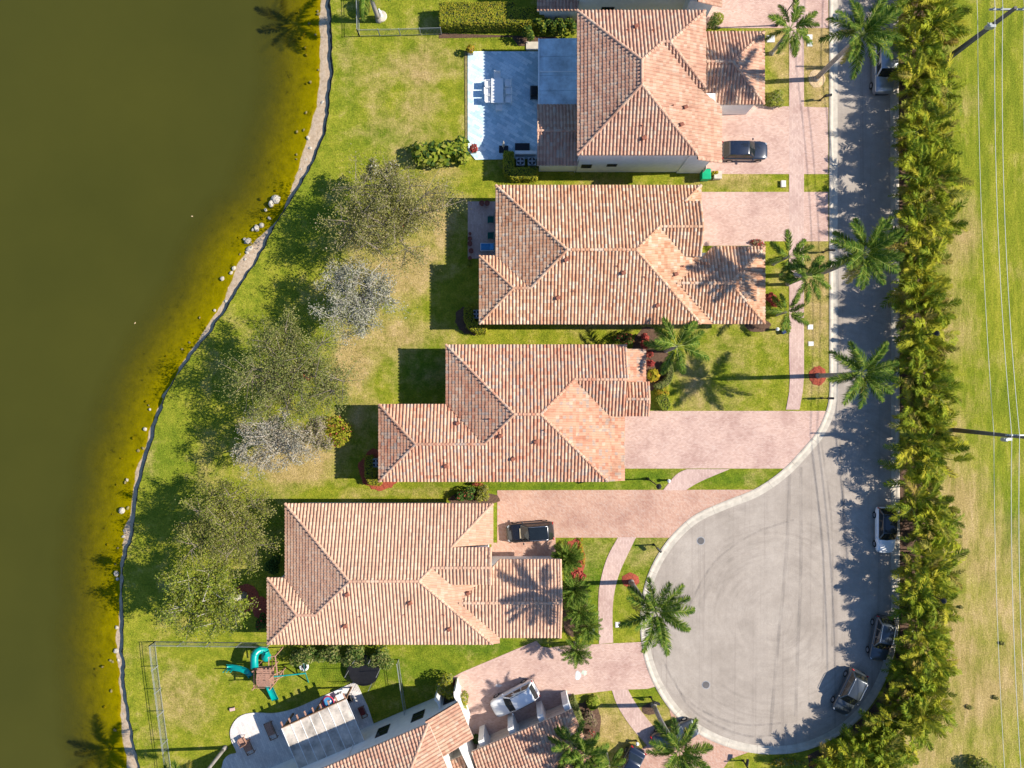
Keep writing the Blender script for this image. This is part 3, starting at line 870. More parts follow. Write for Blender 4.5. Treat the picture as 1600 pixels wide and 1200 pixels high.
    def vents(s, pts):
        for px, py, sz in pts:
            p = s.surf(px, py)
            if p is None: continue
            mb = MB()
            if sz > .3:
                mb.box(p + Vector((0, 0, .14)), (sz * .8, sz * .62, .30), R(25), taper=.8)
                mb.box(p + Vector((0.02, 0, .33)), (sz * 1.05, sz * .8, .07), R(25), taper=.7)
            else:
                mb.tube([p - Vector((0, 0, .1)), p + Vector((0, 0, .35))], .05, 8)
                mb.lathe(p + Vector((0, 0, .03)), [(.14, 0), (.08, .07), (.06, .1)], 8)
            mb.build("roof_vent", M['vent'], s.root)
def window(root, c, w, h, ang, name="window"):
    """window in a wall: frame with two panes; ang = outward direction"""
    n = Vector((math.cos(ang), math.sin(ang), 0)); t = Vector((-n.y, n.x, 0)); c = Vector(c)
    Mx = Matrix((( t.x, n.x, 0), (t.y, n.y, 0), (0, 0, 1))).to_4x4()
    mb = MB()
    for sx in (-1, 1): mb.box(c + t * sx * (w / 2 - .035), (.07, .09, h), 0, 0, Mx)
    for z in (-1, 1): mb.box(c + Vector((0, 0, z * (h / 2 - .035))), (w - .14, .09, .07), 0, 0, Mx)
    mb.box(c, (w - .14, .07, .05), 0, 0, Mx)
    f = mb.build(name, M['frame_dark'], root)
    MB().box(c, (w - .13, .03, h - .13), 0, 0, Mx).build("pane", M['glass'], f)
    return f
def garage_door(root, c, w, h, ang):
    n = Vector((math.cos(ang), math.sin(ang), 0)); t = Vector((-n.y, n.x, 0)); c = Vector(c)
    Mx = Matrix(((t.x, n.x, 0), (t.y, n.y, 0), (0, 0, 1))).to_4x4()
    d = MB().box(c, (w, .05, h), 0, 0, Mx).build("garage_door", M['fascia'], root)
    for i in range(4):
        MB().box(c + n * .035 + Vector((0, 0, -h / 2 + h / 8 + i * h / 4)), (w - .1, .03, h / 4 - .06), 0, 0, Mx).build("door_panel", M['fascia'], d)

EZ = 3.78
# ---- the single-storey villas: second and fourth share a plan
def villa_hooked(lbl, mat, X0, X1, YN, YS, wx, wy, sx, sy0, sy1, gab_d, rake, gx, front_hip, vents, drop=20):
    """X0..X1, YN..YS main roof; (wx, wy) west wing; front wing to sx between sy0 and sy1; cross gable ridge gab_d below the north eave"""
    h = thing("house", lbl, "house")
    f = Frame(h, EZ, 0.38, mat)
    hd = (YS - YN) / 2; ry = YN + hd; xa = X0 + hd; xb = X1 - hd
    wd = (YS - wy) / 2; wry = YS - wd
    g = YN + gab_d                                  # cross gable ridge
    xg = X1 - gab_d
    lo = rake                                       # rise at which the gable's eaves sit
    hw = gab_d - lo
    # north slope, cut round the corner hip
    f.facet('N', YN, [(X0, YN), (xa, ry), (xb, ry), (xg, g), (xg, YN)])
    f.facet('N', YN, [(xg, YN), (xg, YN + lo), (X1 - lo, YN + lo), (X1, YN)])
    f.facet('N', YN, [(xg, YN + lo), (xg, g), (gx, g), (gx, YN + lo)])
    f.facet('E', X1, [(X1 - lo, YN + lo), (X1, YN), (X1, YN + lo)])
    # cross gable, south side
    f.facet('S', g + gab_d, [(xg, g), (gx, g), (gx, g + hw), (xg + hw, g + hw)])
    # east slope runs on down between the hips
    xe = X1 + drop
    f.facet('E', X1, [(xb, ry), (xg, g), (xg + hw, g + hw), (xg + hw, ry + (xg + hw - xb))])
    f.facet('E', X1, [(xg + hw, g + hw), (xe, g + hw), (xe, YS), (X1, YS), (xg + hw, ry + (xg + hw - xb))])
    # west hip and wing
    f.facet('W', X0, [(X0, YN), (xa, ry), (X0 + wd, wry), (X0, wy)])
    f.facet('N', wy, [(wx, wy), (wx + wd, wry), (X0 + wd, wry), (X0, wy)])
    f.facet('W', wx, [(wx, wy), (wx + wd, wry), (wx, YS)])
    f.facet('S', YS, [(wx, YS), (wx + wd, wry), (X0 + wd, wry), (X0 + wd, YS)])
    f.facet('S', YS, [(X0 + wd, YS), (X0 + wd, wry), (xa, ry), (xb, ry), (X1, YS)])
    # front wing, its eave a little lower
    c = Frame(h, EZ - drop * f.k * .38, 0.38, mat, k=f.k)
    cd = (sy1 - sy0) / 2; cy = (sy0 + sy1) / 2; xw = X1 + drop - cd
    se = sx - cd if front_hip else sx
    c.facet('N', sy0, [(xw, cy), (se, cy), (sx, sy0), (X1 + drop, sy0)])
    c.facet('S', sy1, [(xw, cy), (se, cy), (sx, sy1), (X1 + drop, sy1)])
    if front_hip: c.facet('E', sx, [(sx, sy0), (se, cy), (sx, sy1)])
    f.caps([((X0, YN, 0), (xa, ry, hd)), ((xa, ry, hd), (xb, ry, hd)), ((xb, ry, hd), (xg, g, gab_d)), ((xg, g, gab_d), (gx, g, gab_d)), ((xb, ry, hd), (X1, YS, 0)),
            ((xa, ry, hd), (X0 + wd, wry, wd)), ((X0 + wd, wry, wd), (wx + wd, wry, wd)), ((wx + wd, wry, wd), (wx, wy, 0)), ((wx + wd, wry, wd), (wx, YS, 0)), ((X1, YN, 0), (X1 - lo, YN + lo, lo)),
            ((gx, YN + lo, lo), (gx, g, gab_d)), ((gx, g + hw, lo), (gx, g, gab_d))])
    c.caps([((xw, cy, cd), (se, cy, cd))] + ([((se, cy, cd), (sx, sy0, 0)), ((se, cy, cd), (sx, sy1, 0))] if front_hip else [((sx, sy0, 0), (sx, cy, cd)), ((sx, sy1, 0), (sx, cy, cd))]))
    f.fascia([((X0, YN, 0), (X1, YN, 0)), ((X0, YN, 0), (X0, wy, 0)), ((wx, wy, 0), (X0, wy, 0)), ((wx, wy, 0), (wx, YS, 0)), ((wx, YS, 0), (X1, YS, 0))])
    c.fascia([((X1 + drop, sy0, 0), (sx, sy0, 0)), ((X1 + drop, sy1, 0), (sx, sy1, 0)), ((sx, sy0, 0), (sx, sy1, 0))])
    i = 9
    f.wall(X0 + i, YN + i, X1 - i, YS - i)
    f.wall(wx + i, wy + i, X0 + i + .2, YS - i - .1)
    f.wall(xg, YN + lo + 2, gx - 4, g + hw - 2, 2.0, EZ + lo * f.k * .38 - .17)
    f.gable((gx - 4, YN + lo, lo), (gx - 4, g + hw, lo), (gx - 4, g, gab_d))
    c.wall(X1 - i - .1, sy0 + i, sx - i, sy1 - i, name="wall")
    if not front_hip: c.gable((sx - 8, sy0 + 3, 0), (sx - 8, sy1 - 3, 0), (sx - 8, cy, cd))
    f.vents(vents)
    q = f.xy(X1 - i, g); garage_door(h, (q.x + .03, q.y, 1.15), 4.6, 2.3, 0)
    for yy in (YN + 45, YN + 90):
        q = f.xy(X0 + i, yy); window(h, (q.x, q.y, 1.6), 1.8, 2.2, math.pi)
    for xx in (X0 + 60, X0 + 140, X0 + 220):
        q = f.xy(xx, YS - i); window(h, (q.x, q.y, 1.7), 1.2, 1.4, -math.pi / 2)
        q = f.xy(xx, YN + i); window(h, (q.x, q.y, 1.7), 1.2, 1.4, math.pi / 2)
    q = c.xy(sx - i, cy); window(h, (q.x, q.y, 1.6), 1.8, 1.6, 0)
    return h
villa_hooked("single-storey house with blotchy cream and orange tiles beside the potted pink patio", M['tile_cream'], 775, 1095, 290, 506, 749, 400, 1197.5, 384, 505, 70, 28, 1091, True,
             [(884, 407, .42), (871, 466, .42), (973, 427, .42), (1055, 429, .4), (1026, 478, .4), (965, 416, .2), (897, 455, .2), (1008, 433, .2), (1067, 416, .2)])
villa_hooked("single-storey house with even peach tiles beside the red paved drive and black car", M['tile_peach'], 446, 770, 787, 1006, 418, 903, 875.5, 875, 997, 91, 63, 767, False,
             [(543, 928, .42), (641, 941, .42), (540, 977, .42), (702, 982, .42), (731, 926, .4), (564, 963, .2), (633, 960, .2), (694, 960, .2), (739, 911, .2)], 10)

# ---- third villa
h3 = thing("house", "single-storey house with grey-flecked orange tiles above the palm-shaded front lawn", "house")
f = Frame(h3, EZ, 0.38, M['tile_grey'])
f.facet('N', 539, [(697, 539), (803.5, 645.5), (843.5, 645.5), (896, 593), (896, 539)])
f.facet('N', 539, [(896, 539), (896, 593), (977, 593), (977, 539)])
f.facet('W', 697, [(697, 539), (803.5, 645.5), (757, 692), (697, 632)])
f.facet('N', 632, [(592, 632), (652, 692), (757, 692), (697, 632)])
f.facet('W', 592, [(592, 632), (652, 692), (592, 752)])
f.facet('S', 752, [(592, 752), (652, 692), (757, 692), (757, 752)])
f.facet('S', 752, [(757, 752), (757, 692), (803.5, 645.5), (843.5, 645.5), (950, 752)])
f.facet('E', 950, [(843.5, 645.5), (896, 593), (953, 650), (953, 752), (950, 752)])
f.facet('E', 950, [(953, 650), (977, 650), (977, 752), (953, 752)])
f.facet('S', 647, [(896, 593), (977, 593), (977, 650), (953, 650)])
lo = Frame(h3, EZ - .45, 0.32, M['tile_grey'], k=f.k)
lo.facet('N', 597, [(974, 597), (1014, 597), (1014, 623.5), (974, 623.5)])
lo.facet('S', 650, [(974, 623.5), (1014, 623.5), (1014, 650), (974, 650)])
lo.facet('E', 1010, [(977, 545), (1010, 545), (1010, 597), (977, 597)])
f.caps([((697, 539, 0), (803.5, 645.5, 106.5)), ((803.5, 645.5, 106.5), (843.5, 645.5, 106.5)), ((843.5, 645.5, 106.5), (896, 593, 54)), ((896, 593, 54), (977, 593, 54)), ((843.5, 645.5, 106.5), (950, 752, 0)),
        ((803.5, 645.5, 106.5), (757, 692, 60)), ((757, 692, 60), (652, 692, 60)), ((652, 692, 60), (592, 632, 0)), ((652, 692, 60), (592, 752, 0)), ((977, 539, 0), (977, 593, 54))])
lo.caps([((974, 623.5, 26.5), (1014, 623.5, 26.5)), ((1014, 597, 0), (1014, 623.5, 26.5)), ((1014, 650, 0), (1014, 623.5, 26.5))])
f.fascia([((697, 539, 0), (977, 539, 0)), ((697, 539, 0), (697, 632, 0)), ((592, 632, 0), (697, 632, 0)), ((592, 632, 0), (592, 752, 0)), ((592, 752, 0), (950, 752, 0))])
f.wall(706, 548, 941, 743); f.wall(601, 641, 706.3, 742.9); f.wall(896, 550, 968, 640)
f.gable((972, 541, 0), (972, 648, 0), (972, 593, 54))
lo.wall(967.9, 602, 1006, 645); lo.gable((1009, 599, 0), (1009, 648, 0), (1009, 623.5, 26.5)); lo.wall(967.8, 553, 1001, 597)
f.vents([(782, 681, .42), (837, 690, .42), (801, 717, .42), (697, 728, .42), (715, 661, .4), (765, 655, .3), (851, 672, .2), (685, 743, .2)])
q = f.xy(941, 700); garage_door(h3, (q.x + .03, q.y, 1.15), 4.8, 2.3, 0)
for xx in (640, 720, 800, 880):
    q = f.xy(xx, 743); window(h3, (q.x, q.y, 1.7), 1.2, 1.4, -math.pi / 2)
for yy in (565, 605):
    q = f.xy(706, yy); window(h3, (q.x, q.y, 1.5), 1.6, 2.2, math.pi)
q = f.xy(601, 690); window(h3, (q.x, q.y, 1.6), 2.0, 1.5, math.pi)
q = lo.xy(1006, 623); window(h3, (q.x, q.y, 1.5), 1.2, 1.8, 0)

# ---- two-storey houses at the north end
EZ2 = 6.62
def two_storey(lbl, mat, dy, wing_dy, vents, wins, ex=248):
    """dy: shift in metres to the north"""
    h = thing("house", lbl, "house")
    k = (1 - EZ2 / HC) / 16
    f = Frame(h, EZ2, 0.40, mat, origin=Vector((-800 * k, 600 * k + dy)), k=k)
    # frame with y downwards kept: use pixel-like units through a small wrapper
    f.U = Vector((k, 0)); f.V = Vector((0, -k))
    f.unit = lambda: k
    f.dv = lambda d: {'N': Vector((0, 1)), 'S': Vector((0, -1)), 'E': Vector((1, 0)), 'W': Vector((-1, 0))}[d]
    f.facet('N', 17, [(902, 17), (996, 111), (1030, 77), (1030, 17)])
    f.facet('N', 17, [(1030, 17), (1030, 77), (1042, 77), (1102, 17)])
    f.facet('W', 902, [(902, 17), (996, 111), (996, 148), (902, 242)])
    f.facet('S', 242, [(902, 242), (996, 148), (1090, 242)])
    f.facet('E', 1090, [(996, 111), (1030, 77), (1090, 137), (1090, 242), (996, 148)])
    f.facet('E', 1090, [(1090, 137), (1132, 160), (1132, ex), (1090, ex)])
    f.facet('E', 1102, [(1102, 17), (1042, 77), (1102, 137)])
    f.facet('S', 137, [(1102, 137), (1042, 77), (1030, 77), (1090, 137)])
    f.caps([((902, 17, 0), (996, 111, 94)), ((996, 111, 94), (996, 148, 94)), ((996, 148, 94), (902, 242, 0)), ((996, 148, 94), (1090, 242, 0)), ((996, 111, 94), (1030, 77, 60)), ((1030, 77, 60), (1042, 77, 60)),
            ((1042, 77, 60), (1102, 17, 0)), ((1042, 77, 60), (1102, 137, 0)), ((1090, ex, 0), (1132, ex, -42))])
    f.fascia([((902, 17, 0), (1102, 17, 0)), ((902, 17, 0), (902, 242, 0)), ((902, 242, 0), (1090, 242, 0)), ((1102, 17, 0), (1102, 137, 0)), ((1132, 160, -42), (1132, ex, -42))])
    f.wall(910, 25, 1084, 234); f.wall(1083.9, 30, 1094, 137); f.wall(1084, 137.1, 1124, ex - 12, z1=EZ2 - 42 * k * .4 - .25)
    f.vents(vents)
    g = Frame(h, EZ, 0.40, mat)
    g.o = Vector((-800 * g.k, 600 * g.k + dy)); kk = g.k; g.U = Vector((kk, 0)); g.V = Vector((0, -kk)); g.unit = lambda: kk; g.dv = f.dv
    g.facet('N', 50, [(1085, 50), (1194, 50), (1137.5, 106.5), (1085, 106.5)])
    g.facet('S', 163, [(1085, 163), (1194, 163), (1137.5, 106.5), (1085, 106.5)])
    g.facet('E', 1194, [(1194, 50), (1137.5, 106.5), (1194, 163)])
    g.caps([((1085, 106.5, 56.5), (1137.5, 106.5, 56.5)), ((1137.5, 106.5, 56.5), (1194, 50, 0)), ((1137.5, 106.5, 56.5), (1194, 163, 0))])
    g.fascia([((1100, 50, 0), (1194, 50, 0)), ((1120, 163, 0), (1194, 163, 0)), ((1194, 50, 0), (1194, 163, 0))])
    g.wall(1085, 58, 1186, 155)
    w = Frame(h, 3.2, 0.40, mat)
    w.o = Vector((-800 * w.k, 600 * w.k + wing_dy)); kw = w.k; w.U = Vector((kw, 0)); w.V = Vector((0, -kw)); w.unit = lambda: kw; w.dv = f.dv
    w.facet('N', 164, [(839, 164), (903, 164), (903, 211), (839, 211)])
    w.facet('S', 258, [(839, 258), (903, 258), (903, 211), (839, 211)])
    w.caps([((839, 211, 47), (903, 211, 47))])
    w.fascia([((839, 258, 0), (903, 258, 0)), ((839, 164, 0), (903, 164, 0))])
    w.wall(844, 170, 903, 252); w.gable((846, 258, 0), (846, 164, 0), (846, 211, 47))
    for xx, zz, ww, hh in wins:
        q = f.xy(xx, 234); window(h, (q.x, q.y, zz), ww, hh, -math.pi / 2)
    for xx in (925, 965, 1052):
        q = f.xy(xx, 25); window(h, (q.x, q.y, 4.6), 1.3, 1.2, math.pi / 2)
    for yy in (60, 130, 200):
        q = f.xy(910, yy); window(h, (q.x, q.y, 4.8), 1.6, 1.3, math.pi)
    q = f.xy(1124, 200); garage_door(h, (q.x + .03, q.y, 1.15), 4.6, 2.3, 0)
    # drainpipe at the back corner
    q = f.xy(908, 241); MB().tube([(q.x, q.y, EZ2 - .2), (q.x, q.y + .4, EZ2 - .7), (q.x, q.y + .4, 0)], .05, 6).build("drainpipe", M['stucco'], h)
    return h, f
H1, F1 = two_storey("two-storey house with pink-brown hip roof beside the white paved patio", M['tile_brown'], 0.0, 0.0,
           [(993, 43, .4), (1005, 217, .45), (1070, 169, .4), (1064, 196, .4), (1051, 166, .25), (1003, 197, .2), (980, 48, .2), (1020, 48, .2)],
           [(925, 1.9, 1.0, 1.0), (967, 2.2, .95, .7)])
two_storey("white-walled two-storey house cut off by the top edge of the photo", M['tile_brown'], 14.8, 14.4, [], [(920, 5.0, 1.2, 1.0), (955, 5.1, 1.1, .9), (1035, 4.8, 1.4, .6), (960, 2.0, 1.2, 1.0)], 263)
# flat awning over the terrace of the near two-storey house
aw = thing("awning", "flat bluish-white awning roof between the white patio and the house wall", "awning")
A0, A1 = XY(843, 60, 3.1), XY(903, 165, 3.1)
ym = (A0[1] + A1[1]) / 2
ys_ = [A0[1], A0[1] + (A1[1] - A0[1]) * .27, A0[1] + (A1[1] - A0[1]) * .55, A0[1] + (A1[1] - A0[1]) * .78, A1[1]]
for a, b in zip(ys_[:-1], ys_[1:]):
    mb = MB(); mb.add([(A0[0], a - .012, 3.05), (A1[0], a - .012, 3.2), (A1[0], b + .012, 3.2), (A0[0], b + .012, 3.05), (A0[0], a - .012, 2.98), (A1[0], a - .012, 3.13), (A1[0], b + .012, 3.13), (A0[0], b + .012, 2.98)],
                      [(0, 1, 2, 3), (7, 6, 5, 4), (0, 4, 5, 1), (1, 5, 6, 2), (2, 6, 7, 3), (3, 7, 4, 0)])
    mb.build("roof_panel", M['awning_white'], aw)
MB().bb(A0[0] - .12, A1[1], 2.9, A0[0] - .01, A0[1], 3.12).build("gutter", M['white'], aw)
for yy in (A0[1] - .2, ym, A1[1] + .2):
    MB().bb(A0[0], yy - .07, 0.05, A0[0] + .14, yy + .07, 2.97).build("post", M['white'], aw)
MB().bb(A0[0], ym - .03, 3.08, A1[0], ym + .03, 3.26).build("rib", M['white'], aw)

# ---- turned house at the bottom edge
ANG = R(23.0)
h6 = thing("house", "white two-storey house turned askew at the bottom edge of the photo", "house")
O6 = Vector(XY(684, 1088))
f6 = Frame(h6, EZ2, 0.40, M['tile_brown'], O6, ANG, 1.0)
f6.facet('N', 0.52, [(-24, .52), (0.05, .52), (-6.2, -5.73), (-24, -5.73)])
f6.facet('E', 0.05, [(0.05, .52), (-6.2, -5.73), (-6.2, -8), (0.05, -10)])
f6.facet('S', -14.0, [(-24, -14), (0.05, -14), (-6.2, -7.75), (-24, -7.75)])
f6.caps([((0.05, .52, 0), (-6.2, -5.73, 6.25)), ((-6.2, -5.73, 6.25), (-24, -5.73, 6.25))])
f6.fascia([((-24, .52, 0), (0.05, .52, 0)), ((.05, .52, 0), (.05, -10, 0))])
f6.wall(-24, -13, -.35, 0)
e6 = Frame(h6, 4.75, 0.40, M['tile_brown'], O6, ANG, 1.0)
e6.facet('E', 2.75, [(-.3, .55), (2.75, .55), (2.75, -3.0), (-.3, -3.0)])
e6.fascia([((2.75, .55, 0), (2.75, -3.0, 0))])
e6.wall(-.4, -2.7, 2.3, -.01)
g6 = Frame(h6, 3.3, 0.40, M['tile_brown'], O6, ANG, 1.0)
g6.facet('N', -4.8, [(1.76, -4.8), (11.9, -4.8), (7.4, -9.3), (1.76, -9.3)])
g6.facet('E', 11.9, [(11.9, -4.8), (7.4, -9.3), (11.9, -13.8)])
g6.facet('S', -13.8, [(1.76, -13.8), (11.9, -13.8), (7.4, -9.3), (1.76, -9.3)])
g6.caps([((11.9, -4.8, 0), (7.4, -9.3, 4.5)), ((11.9, -13.8, 0), (7.4, -9.3, 4.5)), ((7.4, -9.3, 4.5), (1.76, -9.3, 4.5))])
g6.fascia([((1.76, -4.8, 0), (11.9, -4.8, 0)), ((11.9, -4.8, 0), (11.9, -13.8, 0))])
g6.wall(1.9, -13.2, 11.3, -5.5)
p6 = Frame(h6, 3.4, 0.40, M['tile_brown'], O6, ANG, 1.0)
p6.facet('N', -4.75, [(-2.6, -4.75), (0.9, -4.75), (0.9, -8.5), (-2.6, -8.5)])
p6.fascia([((-.3, -4.75, 0), (.9, -4.75, 0))])
p6.wall(-.35, -12, .6, -5.2, z1=3.2)
MB().prism([tuple(p6.xy(*q)) for q in ((1.1, -3.0), (1.4, -3.0), (1.7, -13), (1.4, -13))], 0, 4.4).build("courtyard_wall", M['stucco'], h6)
for u in (2.6, 5.6, 8.6, 11.2):
    g6.wall(u, -5.5, u + .55, -4.3, z1=2.9, name="pilaster")
for u in (4.4, 7.4, 10.2):
    q = g6.xy(u, -5.5); garage_door(h6, (q.x - .03 * math.sin(ANG) , q.y + .03 * math.cos(ANG), 1.15), 2.2, 2.3, math.pi / 2 + ANG)
for u, zz, ww, hh in ((-1.7, 2.7, 1.25, 1.7), (-5.3, 2.7, 1.25, 1.8), (-9.3, 1.4, 1.9, 2.2)):
    q = f6.xy(u, 0); window(h6, (q.x, q.y, zz), ww, hh, math.pi / 2 + ANG)
q = e6.xy(1.0, -2.7); window(h6, (q.x, q.y, 2.0), 1.3, 1.4, -math.pi / 2 + ANG)
q = f6.xy(-8.2, .07); MB().tube([(q.x, q.y, EZ2 - .3), (q.x, q.y, 0)], .05, 6).build("drainpipe", M['stucco'], h6)
# round entry niche with curved wing walls
for u0, sgn in ((.45, 1), (2.35, -1)):
    pts = [(u0 + sgn * .12 * math.sin(t * .5), 0 + .14 * t) for t in range(0, 8)]
    ring = [tuple(e6.xy(u, v)) for u, v in pts] + [tuple(e6.xy(u + .16, v)) for u, v in reversed(pts)]
    MB().prism(ring, 0, 3.2).build("curved_wing_wall", M['stucco'], h6)
MB().prism([tuple(e6.xy(*q)) for q in ((.62, .02), (2.3, .02), (2.3, .9), (.62, .9))], 0, .12).build("step", M['terracotta'], h6)
q = e6.xy(1.45, .02); window(h6, (q.x, q.y, 1.6), 1.2, 2.2, math.pi / 2 + ANG, "entry_window")
# pergola with sheet roof
pg = thing("pergola", "lean-to pergola with stained sheet roof on the curved patio", "pergola")
PO = P(440, 1138, 2.95)
PU = P(541, 1092, 2.95) - PO; PL = PU.length; PU.normalize(); PV = Vector((PU.y, -PU.x, 0)); PD = 4.35
for i in range(7):
    a = PO + PU * (PL * i / 7 + .02); b = PO + PU * (PL * (i + 1) / 7 - .02)
    c0 = Vector((0, 0, .0)); up = Vector((0, 0, .22))
    MB().add([a, b, b + PV * PD + up, a + PV * PD + up] + [q - Vector((0, 0, .03)) for q in (a, b, b + PV * PD + up, a + PV * PD + up)],
             [(0, 3, 2, 1), (4, 5, 6, 7), (0, 1, 5, 4), (1, 2, 6, 5), (2, 3, 7, 6), (3, 0, 4, 7)]).build("roof_panel", M['polycarb'], pg)
for i in range(8):
    a = PO + PU * (PL * i / 7)
    MB().bar(a - PV * .02 + Vector((0, 0, .02)), a + PV * (PD - .1) + Vector((0, 0, .235)), .04, .04).build("panel_joint", M['white'], pg)
for i in range(9):
    a = PO + PU * (PL * (i + .15) / 8.3)
    MB().bar(a - PV * .55 - Vector((0, 0, .15)), a + PV * PD + Vector((0, 0, .02)), .09, .16).build("rafter", M['cedar'], pg)
MB().bar(PO + PV * .05 - Vector((0, 0, .33)), PO + PU * PL + PV * .05 - Vector((0, 0, .33)), .12, .2).build("beam", M['wood'], pg)
MB().bar(PO - PV * .03 + Vector((0, 0, .01)), PO + PU * PL - PV * .03 + Vector((0, 0, .01)), .07, .08).build("edge_trim", M['wood'], pg)
for t in (.03, .5, .97):
    a = PO + PU * PL * t + PV * .05
    MB().bb(a.x - .08, a.y - .08, .09, a.x + .08, a.y + .08, 2.55).build("post", M['wood'], pg)

# ------------------------------------------------------------------ vegetation
def leaf_cloud(name, pts, size, mat, parent=None, up=0.9, asp=1.7, nrm=None):
    """one mesh of small separate leaves (folded quads) at pts (N,3)"""
    n = len(pts)
    v = rng.normal(size=(n, 3)); v[:, 2] = np.abs(v[:, 2]) + up
    if nrm is not None: v = v * .7 + nrm * 1.4
    v /= np.linalg.norm(v, axis=1)[:, None]
    r = rng.normal(size=(n, 3))
    a = np.cross(v, r); a /= np.linalg.norm(a, axis=1)[:, None] + 1e-9
    b = np.cross(v, a)
    sz = (size * rng.uniform(.6, 1.35, n))[:, None]
    A = a * sz * asp * .5; B = b * sz * .5
    V = np.stack([pts - A, pts + B * .9 + v * sz * .10, pts + A, pts - B * .9 + v * sz * .10], 1).reshape(-1, 3)
    F = np.arange(n * 4).reshape(-1, 4)
    return np_mesh(name, V, F, mat, parent)

def blob_pts(n, c, r, shell=0.55, low=-0.6):
    """points in an uneven ellipsoid, denser to the outside"""
    out = np.zeros((0, 3))
    while len(out) < n:
        d = rng.normal(size=(n, 3)); d /= np.linalg.norm(d, axis=1)[:, None]
        d = d[d[:, 2] > low]
        q = rng.uniform(shell, 1.0, len(d)) ** .7
        out = np.concatenate([out, np.array(c) + d * q[:, None] * np.array(r)])
    return out[:n]

def tree(name, label, cat, cpx, cpy, zc, rad, lobes, leaves, size, mat, bark, seed, sparse=1.0, base=None, mat2=None, share2=0.0, group=None, flat=.5, trunk_r=.2):
    """trunk, limbs that fork, and a broken crown of small leaves on twig sprays"""
    rr = random.Random(seed)
    c = P(cpx, cpy, zc)
    b = Vector(base) if base else Vector((c.x + rr.uniform(-.4, .4), c.y + rr.uniform(-.4, .4), 0))
    root = thing(name, label, cat, (b.x, b.y, 0), 0, group)
    rel = c - Vector((b.x, b.y, 0))
    tb = MB()
    fork = Vector((rel.x * .2, rel.y * .2, zc * .38))
    tb.tube([(0, 0, -.1), (fork.x * .4, fork.y * .4, fork.z * .5), fork], [trunk_r * 1.3, trunk_r, trunk_r * .85], 8)
    tb.build("trunk", bark, root, True)
    lb = MB(); pts = []; tw = MB()
    cents = []
    for i in range(lobes):
        t = i * 2.399 + rr.uniform(-.4, .4)
        q = math.sqrt((i + .4) / lobes) * .86
        cents.append((rel + Vector((rad[0] * q * math.cos(t), rad[1] * q * math.sin(t), rad[2] * (.55 * (1 - q * q) + rr.uniform(-.35, .25)))), rr.uniform(.24, .42)))
    for e, lr in cents:
        m = fork.lerp(e, .5) + Vector((rr.uniform(-.4, .4), rr.uniform(-.4, .4), .35))
        lb.tube([fork, m, e], [trunk_r * .45, trunk_r * .28, .025], 5, cap=False)
        ns = max(6, int(9 * lr / .3))
        for j in range(ns):
            d = Vector((rr.gauss(0, 1), rr.gauss(0, 1), rr.gauss(.15, flat))).normalized()
            L = lr * (rad[0] + rad[1]) * .5 * rr.uniform(.7, 1.45)
            s0 = m.lerp(e, rr.uniform(.3, 1.0)); s1 = s0 + d * L
            tw.tube([s0, s0.lerp(s1, .5) + Vector((0, 0, .08)), s1], [.038, .026, .010], 3, cap=False)
            k = int(leaves / lobes / ns * rr.uniform(.3, 1.7))
            if k < 1: continue
            t = rng.uniform(.25, 1.08, k) ** .8
            a0 = np.array(s0); a1 = np.array(s1)
            w = .10 + .17 * L
            pts.append(a0 + (a1 - a0) * t[:, None] + rng.normal(0, 1, (k, 3)) * w * np.array([1, 1, .6]) * sparse * .68)
    lb.build("limb", bark, root, True)
    tw.build("twigs", bark, root)["kind"] = "stuff"
    pts = np.concatenate(pts); rng.shuffle(pts)
    k2 = int(len(pts) * share2)
    o = leaf_cloud("crown", pts[k2:], size, mat, root); o["kind"] = "stuff"
    if k2: leaf_cloud("crown", pts[:k2], size, mat2, root)["kind"] = "stuff"
    return root

tree("tree", "largest airy olive-green tree on the lakeside lawn, west of the potted patio", "tree", 606, 332, 6.0, (5.8, 4.9, 1.7), 22, 24000, .092, M['leaf_olive'], M['bark'], 1, 1.25, mat2=M['leaf_dusty'], share2=.08)
tree("tree", "thin pale olive tree between the largest tree and the sea-grape shrub", "tree", 598, 270, 4.6, (2.3, 1.3, 1.0), 7, 3600, .11, M['leaf_olive'], M['bark'], 21, 1.2, mat2=M['leaf_silver'], share2=.25)
tree("tree", "silver-grey leaved tree in the middle of the lakeside lawn", "tree", 557, 466, 5.4, (3.9, 3.9, 1.5), 16, 14500, .09, M['leaf_silver'], M['bark_pale'], 2, 1.1, mat2=M['leaf_green'], share2=.14)
tree("tree", "wide mid-green tree with drooping sprays below the silver-grey tree", "tree", 455, 580, 6.0, (5.9, 4.7, 1.7), 22, 26000, .092, M['leaf_green'], M['bark'], 3, 1.25, mat2=M['leaf_olive'], share2=.3)
tree("tree", "half-bare dusty grey tree nearest the round yellow-green shrub", "tree", 425, 692, 5.3, (4.1, 3.2, 1.4), 15, 9500, .088, M['leaf_dusty'], M['bark_pale'], 4, 1.2, mat2=M['leaf_silver'], share2=.45)
tree("tree", "small thin dusty tree between the half-bare tree and the round shrub", "tree", 490, 678, 3.9, (2.0, 1.6, 1.0), 7, 5000, .095, M['leaf_dusty'], M['bark_pale'], 41, 1.2, mat2=M['leaf_olive'], share2=.35)
tree("tree", "dense yellowish-olive tree at the north-west corner of the peach-tiled house", "tree", 348, 822, 5.6, (4.5, 4.6, 1.8), 19, 29000, .09, M['leaf_olive'], M['bark'], 5, 1.1, mat2=M['leaf_lime'], share2=.3)
